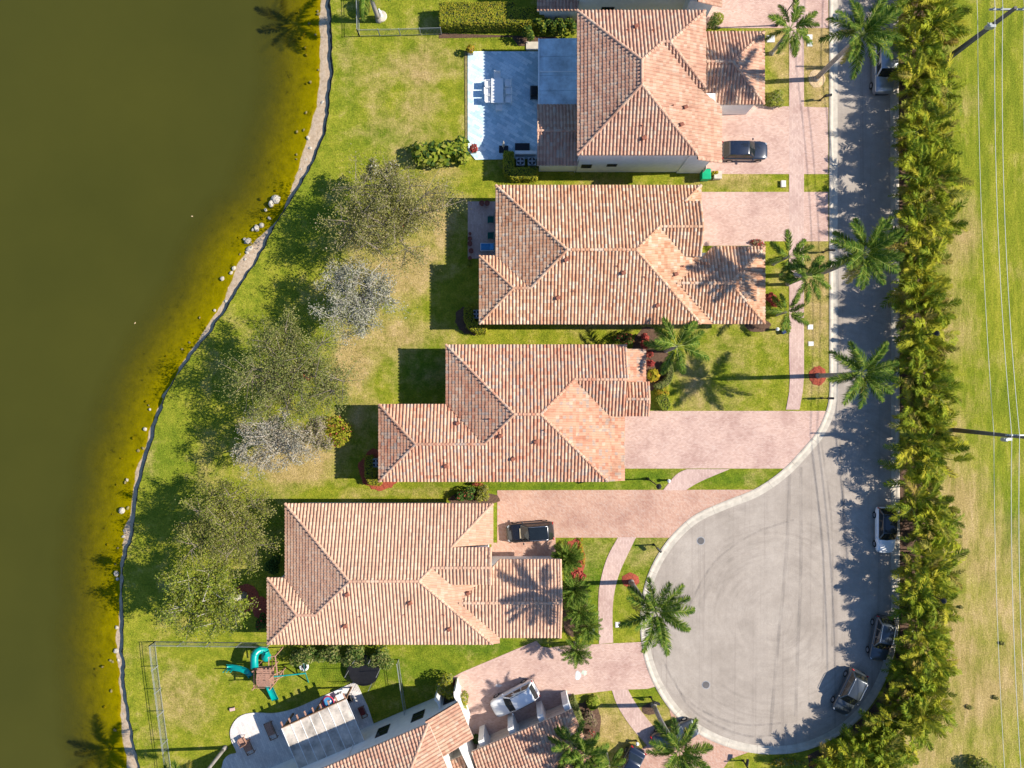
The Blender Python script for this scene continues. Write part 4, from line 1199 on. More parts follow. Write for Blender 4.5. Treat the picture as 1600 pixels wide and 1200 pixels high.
tree("tree", "bright green tree with a lopped white trunk beside the red mulch bed", "tree", 314, 936, 6.2, (3.9, 3.6, 1.5), 15, 19000, .115, M['leaf_lime'], M['bark_pale'], 6, 1.2, base=(*XY(382, 930), 0), mat2=M['leaf_green'], share2=.3, trunk_r=.3)

def shrub(label, px, py, rx, ry, h, n, size, mat, mat2=None, share2=0.3, cat="shrub", name="shrub", seed=0, group=None, lumps=5):
    """low plant: several leafy lumps over a few stems"""
    rr = random.Random(seed + px * 3 + py)
    X, Y = XY(px, py)
    root = thing(name, label, cat, (X, Y, 0), 0, group)
    st = MB(); pts = []; ns = []
    for i in range(lumps):
        t = i * 2.399 + rr.random(); q = math.sqrt(i / max(1, lumps - 1)) * .62 if lumps > 1 else 0
        c = (rx / 16 * q * math.cos(t), ry / 16 * q * math.sin(t), h * rr.uniform(.42, .58))
        r = (rx / 16 * rr.uniform(.42, .58), ry / 16 * rr.uniform(.42, .58), h * .47)
        if lumps == 1: r = (rx / 16, ry / 16, h * .5)
        p = blob_pts(n // lumps, c, r)
        pts.append(p); ns.append((p - np.array(c)) / np.array(r))
        for _ in range(2):
            st.tube([(0, 0, -.05), (c[0] * .6, c[1] * .6, c[2] * .6), (c[0] + rr.uniform(-.1, .1), c[1] + rr.uniform(-.1, .1), c[2])], [.03, .02, .01], 4, cap=False)
    st.build("stem", M['bark'], root)
    pts = np.concatenate(pts); ns = np.concatenate(ns); idx_ = rng.permutation(len(pts)); pts = pts[idx_]; ns = ns[idx_]
    k2 = int(len(pts) * share2) if mat2 else 0
    leaf_cloud("foliage", pts[k2:], size, mat, root, nrm=ns[k2:])["kind"] = "stuff"
    if k2: leaf_cloud("foliage", pts[:k2], size, mat2, root, nrm=ns[:k2])["kind"] = "stuff"
    return root

def hedge(label, poly, h, mat, size=.09, dens=150, mat2=None, name="hedge"):
    """clipped hedge: twiggy core and a skin of leaves on every face"""
    pl = [Vector(XY(*p)) for p in poly]
    c = sum(pl, Vector((0, 0))) / len(pl)
    root = thing(name, label, "hedge", (c.x, c.y, 0))
    q = [v - c for v in pl]
    n = len(q)
    ar = sum(q[i].x * q[(i + 1) % n].y - q[(i + 1) % n].x * q[i].y for i in range(n))
    if ar < 0: q.reverse()
    MB().prism([(v.x * 1, v.y * 1) for v in q], -.02, h - .06).build("twig_core", M['hedge_core'], root)
    pts = []; ns = []
    for i in range(n):
        a, b = q[i], q[(i + 1) % n]; L = (b - a).length; d = (b - a) / max(L, 1e-6); nr = Vector((d.y, -d.x))
        k = int(L * h * dens)
        t = rng.uniform(0, 1, k); z = rng.uniform(0.03, h, k); o = rng.normal(.02, .05, k)
        pts.append(np.stack([a.x + (b.x - a.x) * t + nr.x * o, a.y + (b.y - a.y) * t + nr.y * o, z], 1))
        ns.append(np.tile([nr.x, nr.y, .3], (k, 1)))
    xs = [v.x for v in q]; ys = [v.y for v in q]
    k = int((max(xs) - min(xs)) * (max(ys) - min(ys)) * dens * 1.4)
    t = np.stack([rng.uniform(min(xs), max(xs), k), rng.uniform(min(ys), max(ys), k)], 1)
    ins = np.zeros(k, bool)
    for i in range(n):
        a, b = q[i], q[(i + 1) % n]
        cond = ((a.y > t[:, 1]) != (b.y > t[:, 1]))
        with np.errstate(divide='ignore', invalid='ignore'):
            xi = (b.x - a.x) * (t[:, 1] - a.y) / ((b.y - a.y) if abs(b.y - a.y) > 1e-9 else 1e-9) + a.x
        ins ^= cond & (t[:, 0] < xi)
    t = t[ins]
    zt = np.array([h + .10 * mnoise.noise(Vector((x * 1.5, y * 1.5, 1))) for x, y in t]) + rng.normal(0, .03, len(t))
    pts.append(np.concatenate([t, zt[:, None]], 1)); ns.append(np.tile([0, 0, 1.], (len(t), 1)))
    leaf_cloud("foliage", np.concatenate(pts), size, mat, root, nrm=np.concatenate(ns))["kind"] = "stuff"
    return root

# --- palms
def frond_mesh(name, L, droop, nl, lw, ll, mat, seed, vee=.35, twist=0.0, rach=.03, stalk=.12):
    """a feather leaf along +x: curved midrib and two rows of hanging leaflets; returns mesh data"""
    rr = random.Random(seed)
    V = []; F = []; MI = []
    def pt(t):
        return Vector((L * t * (1 - .18 * droop * t), 0.10 * L * twist * t * t, L * (.30 * t - droop * .85 * t * t)))
    pts = [pt(i / 8) for i in range(9)]
    mb = MB(); mb.tube(pts, [rach * (1.15 - i / 8) for i in range(9)], 4, cap=False, mi=1)
    V += mb.v; F += mb.f; MI += [1] * len(mb.f)
    for i in range(nl):
        t = stalk + (1 - stalk) * (i + .5) / nl
        p = pt(t); d = (pt(min(1, t + .02)) - pt(t - .02)).normalized()
        s = math.sin(math.pi * min(1, (t - stalk) / (1 - stalk) * .82 + .15)) ** .6
        l = ll * s * rr.uniform(.85, 1.1)
        for sg in (-1, 1):
            side = Vector((-d.y, d.x, 0)).normalized() * sg
            up = d.cross(side) * sg
            a = rr.uniform(-.38, .38)
            dirn = (side * .84 + d * (.55 + .35 * t + rr.uniform(-.2, .2)) + Vector((0, 0, vee - .1 + a))).normalized()
            e1 = p + dirn * l * .5
            e2 = p + dirn * l * .95 + Vector((0, 0, -l * .32))
            w = d * lw
            b = len(V)
            V += [tuple(p - w * .5), tuple(p + w * .5), tuple(e1 + w * .55), tuple(e1 - w * .55), tuple(e2)]
            F += [(b, b + 1, b + 2, b + 3), (b + 3, b + 2, b + 4)]; MI += [0, 0]
    me = bpy.data.meshes.new(name)
    me.from_pydata(V, [], F); me.materials.append(mat); me.materials.append(M['rachis'])
    me.polygons.foreach_set("material_index", MI); me.update()
    return me

ROYAL = [frond_mesh("frond", 3.7, d, 56, .070, .85, M['frond'], s, .30, tw) for s, d, tw in ((1, .38, .2), (2, .5, -.3), (3, .62, .35), (4, .3, -.1))]
COCO = [frond_mesh("frond", 3.3, d, 46, .082, .78, M['frond'], s, .05, tw, .035, .2) for s, d, tw in ((11, .5, .5), (12, .75, -.6), (13, .6, .8))]
ROYAL_OLD = frond_mesh("frond", 3.3, .7, 44, .06, .7, M['frond_old'], 16, -.1, .3)
COCO_OLD = frond_mesh("frond", 2.6, .9, 26, .05, .6, M['frond_old'], 15, -.1, .3, .035, .2)
DATE = [frond_mesh("frond", 1.75, d, 30, .042, .38, M['frond'], s, .35, tw, .018, .1) for s, d, tw in ((21, .5, .2), (22, .75, -.3), (23, .35, .1))]
ARECA = [frond_mesh("frond", L, d, 16, .095, .68, M['areca'], s, .42, tw, .022, .15) for s, L, d, tw in ((31, 2.3, .45, .3), (32, 2.7, .6, -.4), (33, 2.0, .3, .2), (34, 2.5, .75, .5), (35, 2.2, .55, -.2))]

def place_frond(me, parent, z, az, el, roll=0.0, sc=1.0, off=0.1, xy=(0, 0)):
    o = bpy.data.objects.new("frond", me); col.objects.link(o); o.parent = parent
    q = Matrix.Rotation(az, 4, 'Z') @ Matrix.Rotation(-el, 4, 'Y') @ Matrix.Rotation(roll, 4, 'X')
    o.matrix_local = Matrix.Translation((xy[0] + math.cos(az) * off, xy[1] + math.sin(az) * off, z)) @ q @ Matrix.Scale(sc, 4)
    return o

def palm(label, px, py, h, meshes, n, el0, el1, sc=1.0, trunk=.2, lean=(0, 0), shaft=True, seed=0, group=None, old=0, skip=None, name="palm_tree"):
    rr = random.Random(seed + int(px) * 7 + int(py))
    X, Y = XY(px, py)
    root = thing(name, label, "palm", (X, Y, 0), 0, group)
    top = Vector((lean[0], lean[1], h))
    sh = .16 * h if shaft else 0
    t1 = top * ((h - sh) / h)
    MB().lathe((0, 0, -.05), [(trunk * 1.7, 0), (trunk * 1.35, .25), (trunk * 1.1, .7)], 10).build("trunk_base", M['palm_trunk'], root, True)
    pts = [Vector((0, 0, .5)).lerp(t1, i / 7) + Vector((lean[0], lean[1], 0)) * (-.25 * math.sin(math.pi * i / 7)) for i in range(8)]
    MB().tube(pts, [trunk * (1.12 - .03 * i) for i in range(8)], 10).build("trunk", M['palm_trunk'], root, True)
    if shaft: MB().tube([t1 - Vector((0, 0, .05)), t1.lerp(top, .3), top], [trunk * .95, trunk * 1.0, trunk * .45], 10).build("crownshaft", M['crownshaft'], root, True)
    for i in range(n):
        q = i / max(1, n - 1)
        az = i * 2.39996 + rr.uniform(-.2, .2)
        el = R(el1 + (el0 - el1) * q + rr.uniform(-7, 7))
        place_frond(meshes[i % len(meshes)], root, h, az, el, R(rr.uniform(-25, 25)), sc * rr.uniform(.86, 1.06), .08, (top.x, top.y))
    if shaft:
        for i in range(2 + (int(px) + seed) % 3):
            place_frond(ROYAL_OLD, root, h - .1, rr.uniform(0, 6.28), R(rr.uniform(-38, -18)), 0, sc * rr.uniform(.8, 1), .08, (top.x, top.y))
    for i in range(old):
        place_frond(COCO_OLD, root, h - .15, rr.uniform(0, 6.28), R(-15), 0, sc, .05, (top.x, top.y))
    return root

# tall royal palms of the street
SP = "royal palms along the street"
palm("tall royal palm rising from the tan mulch ring beside the walk", 1274, 124, 10.8, ROYAL, 19, 62, -12, .94, .21, (-.9, -1.0), group=SP, seed=1)
palm("tallest royal palm, leaning over the street beside the blotchy-roofed house", 1279, 428, 10.6, ROYAL, 20, 60, -15, .98, .21, (-.8, .1), group=SP, seed=2)
palm("royal palm growing from the red mulch ring at the kerb", 1278, 587, 8.2, ROYAL, 15, 55, -10, .96, .2, (.2, .1), group=SP, seed=3)
palm("royal palm leaning over the edge of the turning circle", 986, 909, 11.5, ROYAL, 17, 58, -12, .94, .2, (.1, .8), group=SP, seed=4)
palm("royal palm with a long bare trunk over the car at the bottom edge", 1021, 1101, 10.5, ROYAL, 17, 58, -14, .88, .2, (0, 1.0), group=SP, seed=5)
BP = "royal palms on the lake shore"
palm("palm at the top edge whose shadow falls on the pond", 592, 32, 5.5, ROYAL, 12, 55, -12, .9, .2, (-.1, .4), group=BP, seed=6)
palm("white-trunked palm at the bottom left whose shadow falls on the pond", 352, 1168, 8.2, ROYAL, 11, 55, -10, .95, .16, (0, 0), group=BP, seed=7)
# coconut palms
palm("young coconut palm between the walk and the garage wing of the two-storey house", 1205, 84, 4.2, COCO, 14, 60, -18, .82, .15, (.2, .3), False, old=0, seed=8)
palm("coconut palm with arching bare stalks at the corner of the third house", 1040, 548, 4.6, COCO, 12, 62, -25, 1.0, .16, (.0, .2), False, old=1, seed=9)
palm("upper coconut palm before the garage wing of the blotchy-roofed house", 1208, 412, 3.8, COCO, 11, 60, -18, .78, .14, (0, 0), False, seed=10)
palm("middle coconut palm beside the walk before the blotchy-roofed house", 1230, 444, 4.2, COCO, 13, 62, -18, .82, .14, (.1, .1), False, seed=11)
palm("low coconut palm with a yellow frond beside the red crotons", 1212, 492, 2.6, COCO, 9, 60, -10, .72, .12, (0, 0), False, old=1, seed=12)
# small date palms before the peach-roofed house
for i, (x, y, h, lb) in enumerate(((895, 912, 1.9, "small date palm next to the salmon-red bromeliads"), (903, 945, 2.0, "small date palm in the middle of the bed before the gable wing"),
                                   (914, 968, 1.8, "small date palm with a drooping yellow frond near the utility lid"), (898, 1003, 2.1, "small date palm overhanging the drive below the peach-roofed house"),
                                   (890, 925, 1.3, "lowest small date palm, against the gable wing wall"))):
    palm(lb, x, y, h, DATE, 34, 78, -18, 1.0, .09, (0, 0), False, seed=20 + i, group="small date palms before the peach-roofed house")
palm("broad fan-leaved palm clump filling the corner by the black car", 884, 866, 1.25, DATE, 84, 88, 2, 1.0, .09, (0, 0), False, seed=31)
for i, (x, y, h, lb) in enumerate(((888, 1126, 4.4, "palm against the garage of the askew house"), (906, 1140, 4.6, "palm in the middle of the bed before the askew house"), (903, 1165, 4.8, "palm at the bottom edge beside the askew garage"),
                                   (946, 1172, 2.8, "palm nearest the dark car at the bottom edge"))):
    palm(lb, x, y, h, COCO, 13, 66, -18, .8 if h > 4 else .62, .12, (0, 0), False, seed=40 + i, group="palms before the askew house")

# areca palms of the tall screen along the east kerb and round the turning circle
def areca(px, py, h, n, i, sc=1.0):
    rr = random.Random(900 + i)
    X, Y = XY(px, py)
    root = thing("areca_palm", "feathery areca palm clump in the tall screen behind the east kerb", "palm", (X, Y, 0), rr.uniform(0, 6.28), "areca palms screening the street")
    mb = MB(); tips = []
    for k in range(7):
        a = k * 2.4; r0 = .12 + .3 * rr.random(); L = h * rr.uniform(.40, .74)
        e = Vector((math.cos(a) * (r0 + .22 * L), math.sin(a) * (r0 + .22 * L), L))
        mb.tube([(math.cos(a) * r0, math.sin(a) * r0, -.05), (math.cos(a) * (r0 + .06 * L), math.sin(a) * (r0 + .06 * L), L * .5), e], [.05, .045, .04], 5, cap=False)
        tips.append(e)
    mb.build("stems", M['areca_stem'], root)["kind"] = "stuff"
    for k in range(n):
        e = tips[k % 7]
        az = math.atan2(e.y, e.x) + rr.gauss(0, 1.1)
        place_frond(ARECA[rr.randrange(5)], root, e.z, az, R(rr.uniform(5, 72)), R(rr.uniform(-50, 50)), sc * rr.uniform(.75, 1.1), .03, (e.x, e.y))
rr = random.Random(77); ia = 0
y = -75
while y < 1010:
    hh = rr.choice((3.0, 3.4, 3.8, 4.2, 4.6, 5.2)) * (0.80 if 395 < y < 440 or 470 < y < 515 or 715 < y < 770 else 1.0)
    areca(1413 + (7 if 785 < y < 875 or 950 < y < 1045 else 0) + rr.uniform(-4, 5), y, hh, 25, ia, rr.uniform(.9, 1.12)); ia += 1
    if rr.random() < .82 and not (478 < y < 512 or 725 < y < 760):
        areca(1437 + rr.uniform(-6, 8), y + rr.uniform(6, 16), hh * rr.uniform(.72, .95), 22, ia, rr.uniform(.85, 1.05)); ia += 1
    if not (478 < y < 512 or 725 < y < 860 or 940 < y < 1050 or 60 < y < 150):
        areca(1416 + rr.uniform(-2, 3), y + rr.uniform(8, 18), rr.uniform(2.0, 2.8), 14, ia, .8); ia += 1
    y += rr.uniform(22, 30)
for t in range(0, 13):
    a = R(-4 - t * 7.0)
    for q in (-.01, 0, 1):
        rx = 212 + q * 24 + rr.uniform(-4, 4)
        x = 1206 + rx * math.cos(a); yy = 985 - rx * math.sin(a) * 1.0
        if t < 5 and q == 0: x = max(x, 1417)
        if x < 1275 or yy < 1010: continue
        areca(x, yy, rr.uniform(3.2, 4.6) * (.55 if q < 0 else 1), 20, ia, 1.0); ia += 1
print("areca clumps", ia)

# hedges and shrubs
hedge("long clipped yellow-green hedge on the northern plot line", [(690, 18), (804, 18), (804, 26), (848, 26), (848, 50), (690, 50)], 1.75, M['leaf_hedge'], .085)
hedge("clipped hedge wrapped round the pair of air conditioners by the white patio", [(788, 243), (802, 243), (802, 268), (838, 268), (838, 284), (800, 284), (788, 274)], 1.3, M['leaf_hedge'], .08)
hedge("curved clipped hedge round the air conditioner of the blotchy-roofed house", [(727, 483), (738, 481), (741, 505), (760, 507), (760, 522), (745, 521), (733, 514), (727, 500)], 1.2, M['leaf_hedge'], .08)
hedge("clipped hedge inside the red mulch crescent", [(574, 712), (584, 712), (586, 746), (597, 747), (597, 756), (580, 755), (574, 742)], 1.1, M['leaf_hedge'], .08)
hedge("curved low hedge by the front bed of the third house", smooth_path([(1036, 566), (1041, 580), (1036, 594), (1020, 602)], 4) + smooth_path([(1026, 608), (1042, 600), (1049, 582), (1045, 566)], 4), .9, M['leaf_green'], .08)
hedge("square-cut low hedge at the corner of the third house's drive", [(1022, 622), (1036, 613), (1046, 632), (1040, 641), (1030, 638)], .8, M['leaf_lime'], .08)
hedge("narrow clipped hedge along the garage end of the askew house", [(885, 1090), (896, 1084), (908, 1118), (906, 1150), (899, 1150), (897, 1120)], 1.5, M['leaf_green'], .09)
shrub("sea-grape shrub with big round leaves left of the white patio", 680, 246, 46, 20, 1.9, 560, .36, M['leaf_lime'], M['leaf_dark'], .3, seed=1, lumps=7)
shrub("sea-grape shrub with big leaves at the patio's lower corner", 722, 240, 20, 20, 1.8, 300, .32, M['leaf_lime'], M['leaf_dark'], .4, seed=2, lumps=4)
for i, (x, lb) in enumerate(((826, "clusia bush nearest the patio step in the row under the awning"), (842, "second clusia bush of the row above the awning"), (858, "third clusia bush of the row above the awning"), (874, "fourth clusia bush of the row above the awning"), (890, "clusia bush nearest the house wall above the awning"))):
    shrub(lb, x, 48 + (i == 0) * 10, 12, 12, 2.2, 420, .15, M['leaf_dark'], M['leaf_lime'], .3, seed=3 + i, lumps=3, group="row of clusia bushes above the awning")
shrub("round dark shrub in the recess of the white-walled house", 1112, 40, 10, 12, 1.5, 500, .1, M['leaf_dark'], M['leaf_green'], .4, seed=9)
shrub("round clipped shrub at the corner of the northern drive", 1120, 34, 8, 9, 1.3, 500, .09, M['leaf_lime'], seed=10, lumps=1)
shrub("leafy shrub at the lower corner of the garage wing", 1210, 158, 18, 14, 1.0, 800, .12, M['leaf_green'], M['leaf_lime'], .4, seed=11)
shrub("yellow croton in the pale planter by the green bin", 1116, 273, 7, 6, .9, 260, .11, M['leaf_croton'], seed=12, lumps=2)
shrub("dark green bush pressed between the green bin and the planter", 1106, 280, 6, 6, .8, 200, .1, M['leaf_dark'], seed=13, lumps=2)
shrub("round yellow-green shrub before the back wall of the third house", 527, 676, 27, 30, 2.2, 1900, .125, M['leaf_hedge'], M['leaf_red'], .10, seed=14, lumps=6)
shrub("red-leaved croton under the largest olive tree", 632, 358, 8, 14, 1.0, 200, .16, M['leaf_red'], seed=15, lumps=2)
shrub("red-leaved bush under the wide mid-green tree", 484, 590, 12, 8, 1.0, 220, .15, M['leaf_red'], seed=16, lumps=2)
shrub("red-leaved bush beneath the round shrub and dusty tree", 506, 668, 8, 10, 1.0, 160, .14, M['leaf_red'], seed=17, lumps=2)
shrub("red croton clump between the two lower coconut palms", 1204, 468, 13, 12, 1.1, 420, .17, M['leaf_red'], seed=18, lumps=3)
shrub("low wine-coloured groundcover at the drive corner above the garage wing", 1184, 380, 17, 5, .4, 260, .13, M['leaf_pinkish'], M['leaf_red'], .4, seed=182, lumps=4)
shrub("yellow-green groundcover shrub below the red crotons", 1203, 487, 12, 8, .6, 260, .12, M['leaf_hedge'], seed=181, lumps=3)
for i, (x, y, lb) in enumerate(((1008, 529, "red ti plant nearest the wall top corner"), (1006, 541, "second red ti plant beside the third house"), (1014, 554, "red ti plant by the low porch roof"), (1015, 568, "lowest red ti plant in the front bed"))):
    shrub(lb, x, y, 7, 8, 1.3, 130, .22, M['leaf_red'], seed=19 + i, lumps=2, group="red ti plants beside the third house")
shrub("dark hedge-like shrub with red tips between the second and third houses", 975, 529, 22, 9, .9, 700, .1, M['leaf_dark'], M['leaf_red'], .25, seed=24, lumps=4)
shrub("yellow bromeliad tuft against the porch wall of the third house", 1019, 587, 9, 10, .8, 130, .3, M['leaf_croton'], seed=25, lumps=1)
shrub("golden croton between the two low hedges", 1036, 609, 13, 12, .9, 500, .14, M['leaf_croton'], M['leaf_lime'], .3, seed=26)
shrub("dark shrub with red leaves between the third house and the red drive", 728, 770, 18, 12, 1.4, 900, .12, M['leaf_dark'], M['leaf_red'], .12, seed=27)
shrub("variegated pale green shrub beside the corner of the red drive", 757, 770, 17, 13, 1.2, 900, .11, M['leaf_olive'], M['leaf_hedge'], .4, seed=28)
shrub("orange-red ixora in flower under the eave of the third house", 750, 756, 10, 5, .9, 260, .1, M['leaf_red'], M['leaf_croton'], .3, seed=29, lumps=2)
shrub("salmon-red bromeliads above the small date palms", 902, 896, 12, 10, .6, 160, .3, M['leaf_red'], seed=30, lumps=3)
shrub("yellow croton border curving round the fan-leaved clump", 908, 864, 7, 22, .6, 260, .13, M['leaf_croton'], seed=31, lumps=4)
shrub("low reddish groundcover beside the date palms", 885, 945, 8, 22, .6, 300, .13, M['leaf_pinkish'], M['leaf_green'], .4, seed=32, lumps=4)
for i, (x, y, rx, lb) in enumerate(((478, 1018, 26, "leftmost loose green shrub under the south eave of the peach-roofed house"), (520, 1016, 26, "second loose green shrub under the south eave of the peach-roofed house"), (560, 1018, 24, "tallest loose green shrub behind the trampoline"), (600, 1022, 24, "rightmost loose green shrub near the side fence"))):
    shrub(lb, x, y, rx, 14 + (i > 1) * 6, 1.9, 1100, .14, M['leaf_green'], M['leaf_dark'], .4, seed=33 + i, group="loose shrubs under the south eave")
shrub("round topped bush tree at the drive's upper corner", 700, 1068, 21, 21, 2.3, 1700, .11, M['leaf_hedge'], M['leaf_green'], .45, seed=40, lumps=4)
shrub("green bush between the askew house and the white car", 724, 1098, 15, 22, 1.9, 1200, .11, M['leaf_green'], M['leaf_hedge'], .4, seed=41, lumps=4)
shrub("purple-brown shrub in the bed before the askew garage", 922, 1120, 17, 12, 1.0, 800, .12, M['leaf_pinkish'], seed=42)
shrub("lime green spider-leaved plant by the drive of the askew house", 926, 1095, 10, 11, .7, 160, .3, M['leaf_lime'], seed=43, lumps=1)
shrub("small purple shrub beside the date palm of the askew house", 925, 1142, 7, 7, .8, 260, .12, M['leaf_pinkish'], M['leaf_red'], .3, seed=44, lumps=2)
shrub("dark potted-looking bush in the courtyard corner of the drive", 744, 1150, 6, 7, 1.1, 300, .1, M['leaf_dark'], seed=45, lumps=1)
shrub("dark shrub in the shaded back corner of the peach-roofed house", 432, 880, 14, 16, 1.5, 700, .14, M['leaf_dark'], seed=46)
shrub("dark shrub by the back wall, below the red mulch beds", 412, 968, 9, 14, 1.2, 500, .13, M['leaf_dark'], M['leaf_red'], .12, seed=47)
shrub("green bush south of the areca screen beside the meadow", 1525, 1192, 26, 16, 1.6, 1300, .14, M['leaf_green'], M['leaf_lime'], .4, seed=48, lumps=6)
shrub("low crotons at the bottom of the turning circle", 1290, 1188, 36, 8, .8, 900, .13, M['leaf_croton'], M['leaf_red'], .35, seed=49, lumps=6)
shrub("low orange and green groundcover at the kerb by the bottom edge", 1225, 1189, 30, 7, .5, 700, .12, M['leaf_croton'], M['leaf_green'], .5, seed=491, lumps=6)
shrub("dark leafy shrub at the bottom between kerb and areca screen", 1300, 1200, 24, 10, 1.3, 800, .14, M['leaf_dark'], M['leaf_lime'], .3, seed=492, lumps=4)
shrub("ornamental palm bush inside the corner of the top fence", 572, 12, 6, 16, 1.6, 500, .2, M['leaf_lime'], M['leaf_dark'], .4, seed=50, lumps=3)
# dry weeds of the meadow
for i, (x, y, r_, lb) in enumerate(((1500, 838, 6, "dark weed tuft beside the dry patch of the meadow"), (1502, 948, 5, "small weed tuft on the dry meadow strip"), (1566, 1005, 6, "weed tuft under the power lines at the lower right"), (1516, 1105, 8, "weed clump beside the faint track in the meadow"), (1556, 1090, 7, "pale weed clump on the track crossing"))):
    shrub(lb, x, y, r_ * .8, r_ * .8, .22, 70, .13, M['leaf_olive'], seed=60 + i, lumps=2, cat="weed", name="weed")

# ------------------------------------------------------------------ vehicles
def car_paint(name, c, rough=0.25, metal=0.0):
    m, nt, b = base_mat(name, rough, 0.5)
    f = noise(nt, pos(nt), 30, 2)
    nt.links.new(ramp(nt, f, [(0.3, tuple(x * .94 for x in c)), (0.7, tuple(min(1, x * 1.05) for x in c))]), b.inputs["Base Color"])
    b.inputs["Metallic"].default_value = metal
    b.inputs["Coat Weight"].default_value = 1.0; b.inputs["Coat Roughness"].default_value = 0.03
    return m
CP = {'navy': car_paint("navy_car_paint", (0.012, 0.018, 0.035)), 'black': car_paint("black_car_paint", (0.010, 0.010, 0.012)), 'white': car_paint("white_car_paint", (0.78, 0.78, 0.76)),
      'grey': car_paint("dark_grey_car_paint", (0.05, 0.055, 0.06), .3, .4), 'silver': car_paint("silver_car_paint", (0.32, 0.34, 0.36), .3, .6), 'steel': car_paint("steel_blue_car_paint", (0.05, 0.06, 0.068), .3, .2)}
M['carglass'] = simple("car_glass", (0.012, 0.016, 0.018), 0.05, 1.0, 0.03, 0.7)
M['tyre'] = simple("tyre_rubber", (0.015, 0.015, 0.015), 0.1, 6.0, 0.9)
M['rim'] = simple("alloy_rim", (0.45, 0.45, 0.46), 0.05, 4.0, 0.3, metal=0.8)
M['headlight'] = simple("headlight_lens", (0.34, 0.36, 0.38), 0.05, 4.0, 0.1)
M['taillight'] = simple("taillight_lens", (0.42, 0.012, 0.012), 0.05, 4.0, 0.15)
M['chrome'] = simple("bright_trim", (0.75, 0.76, 0.78), 0.02, 4.0, 0.2, metal=0.9)
M['seat_tan'] = simple("beige_dashboard", (0.38, 0.31, 0.2), 0.1, 4.0, 0.8)

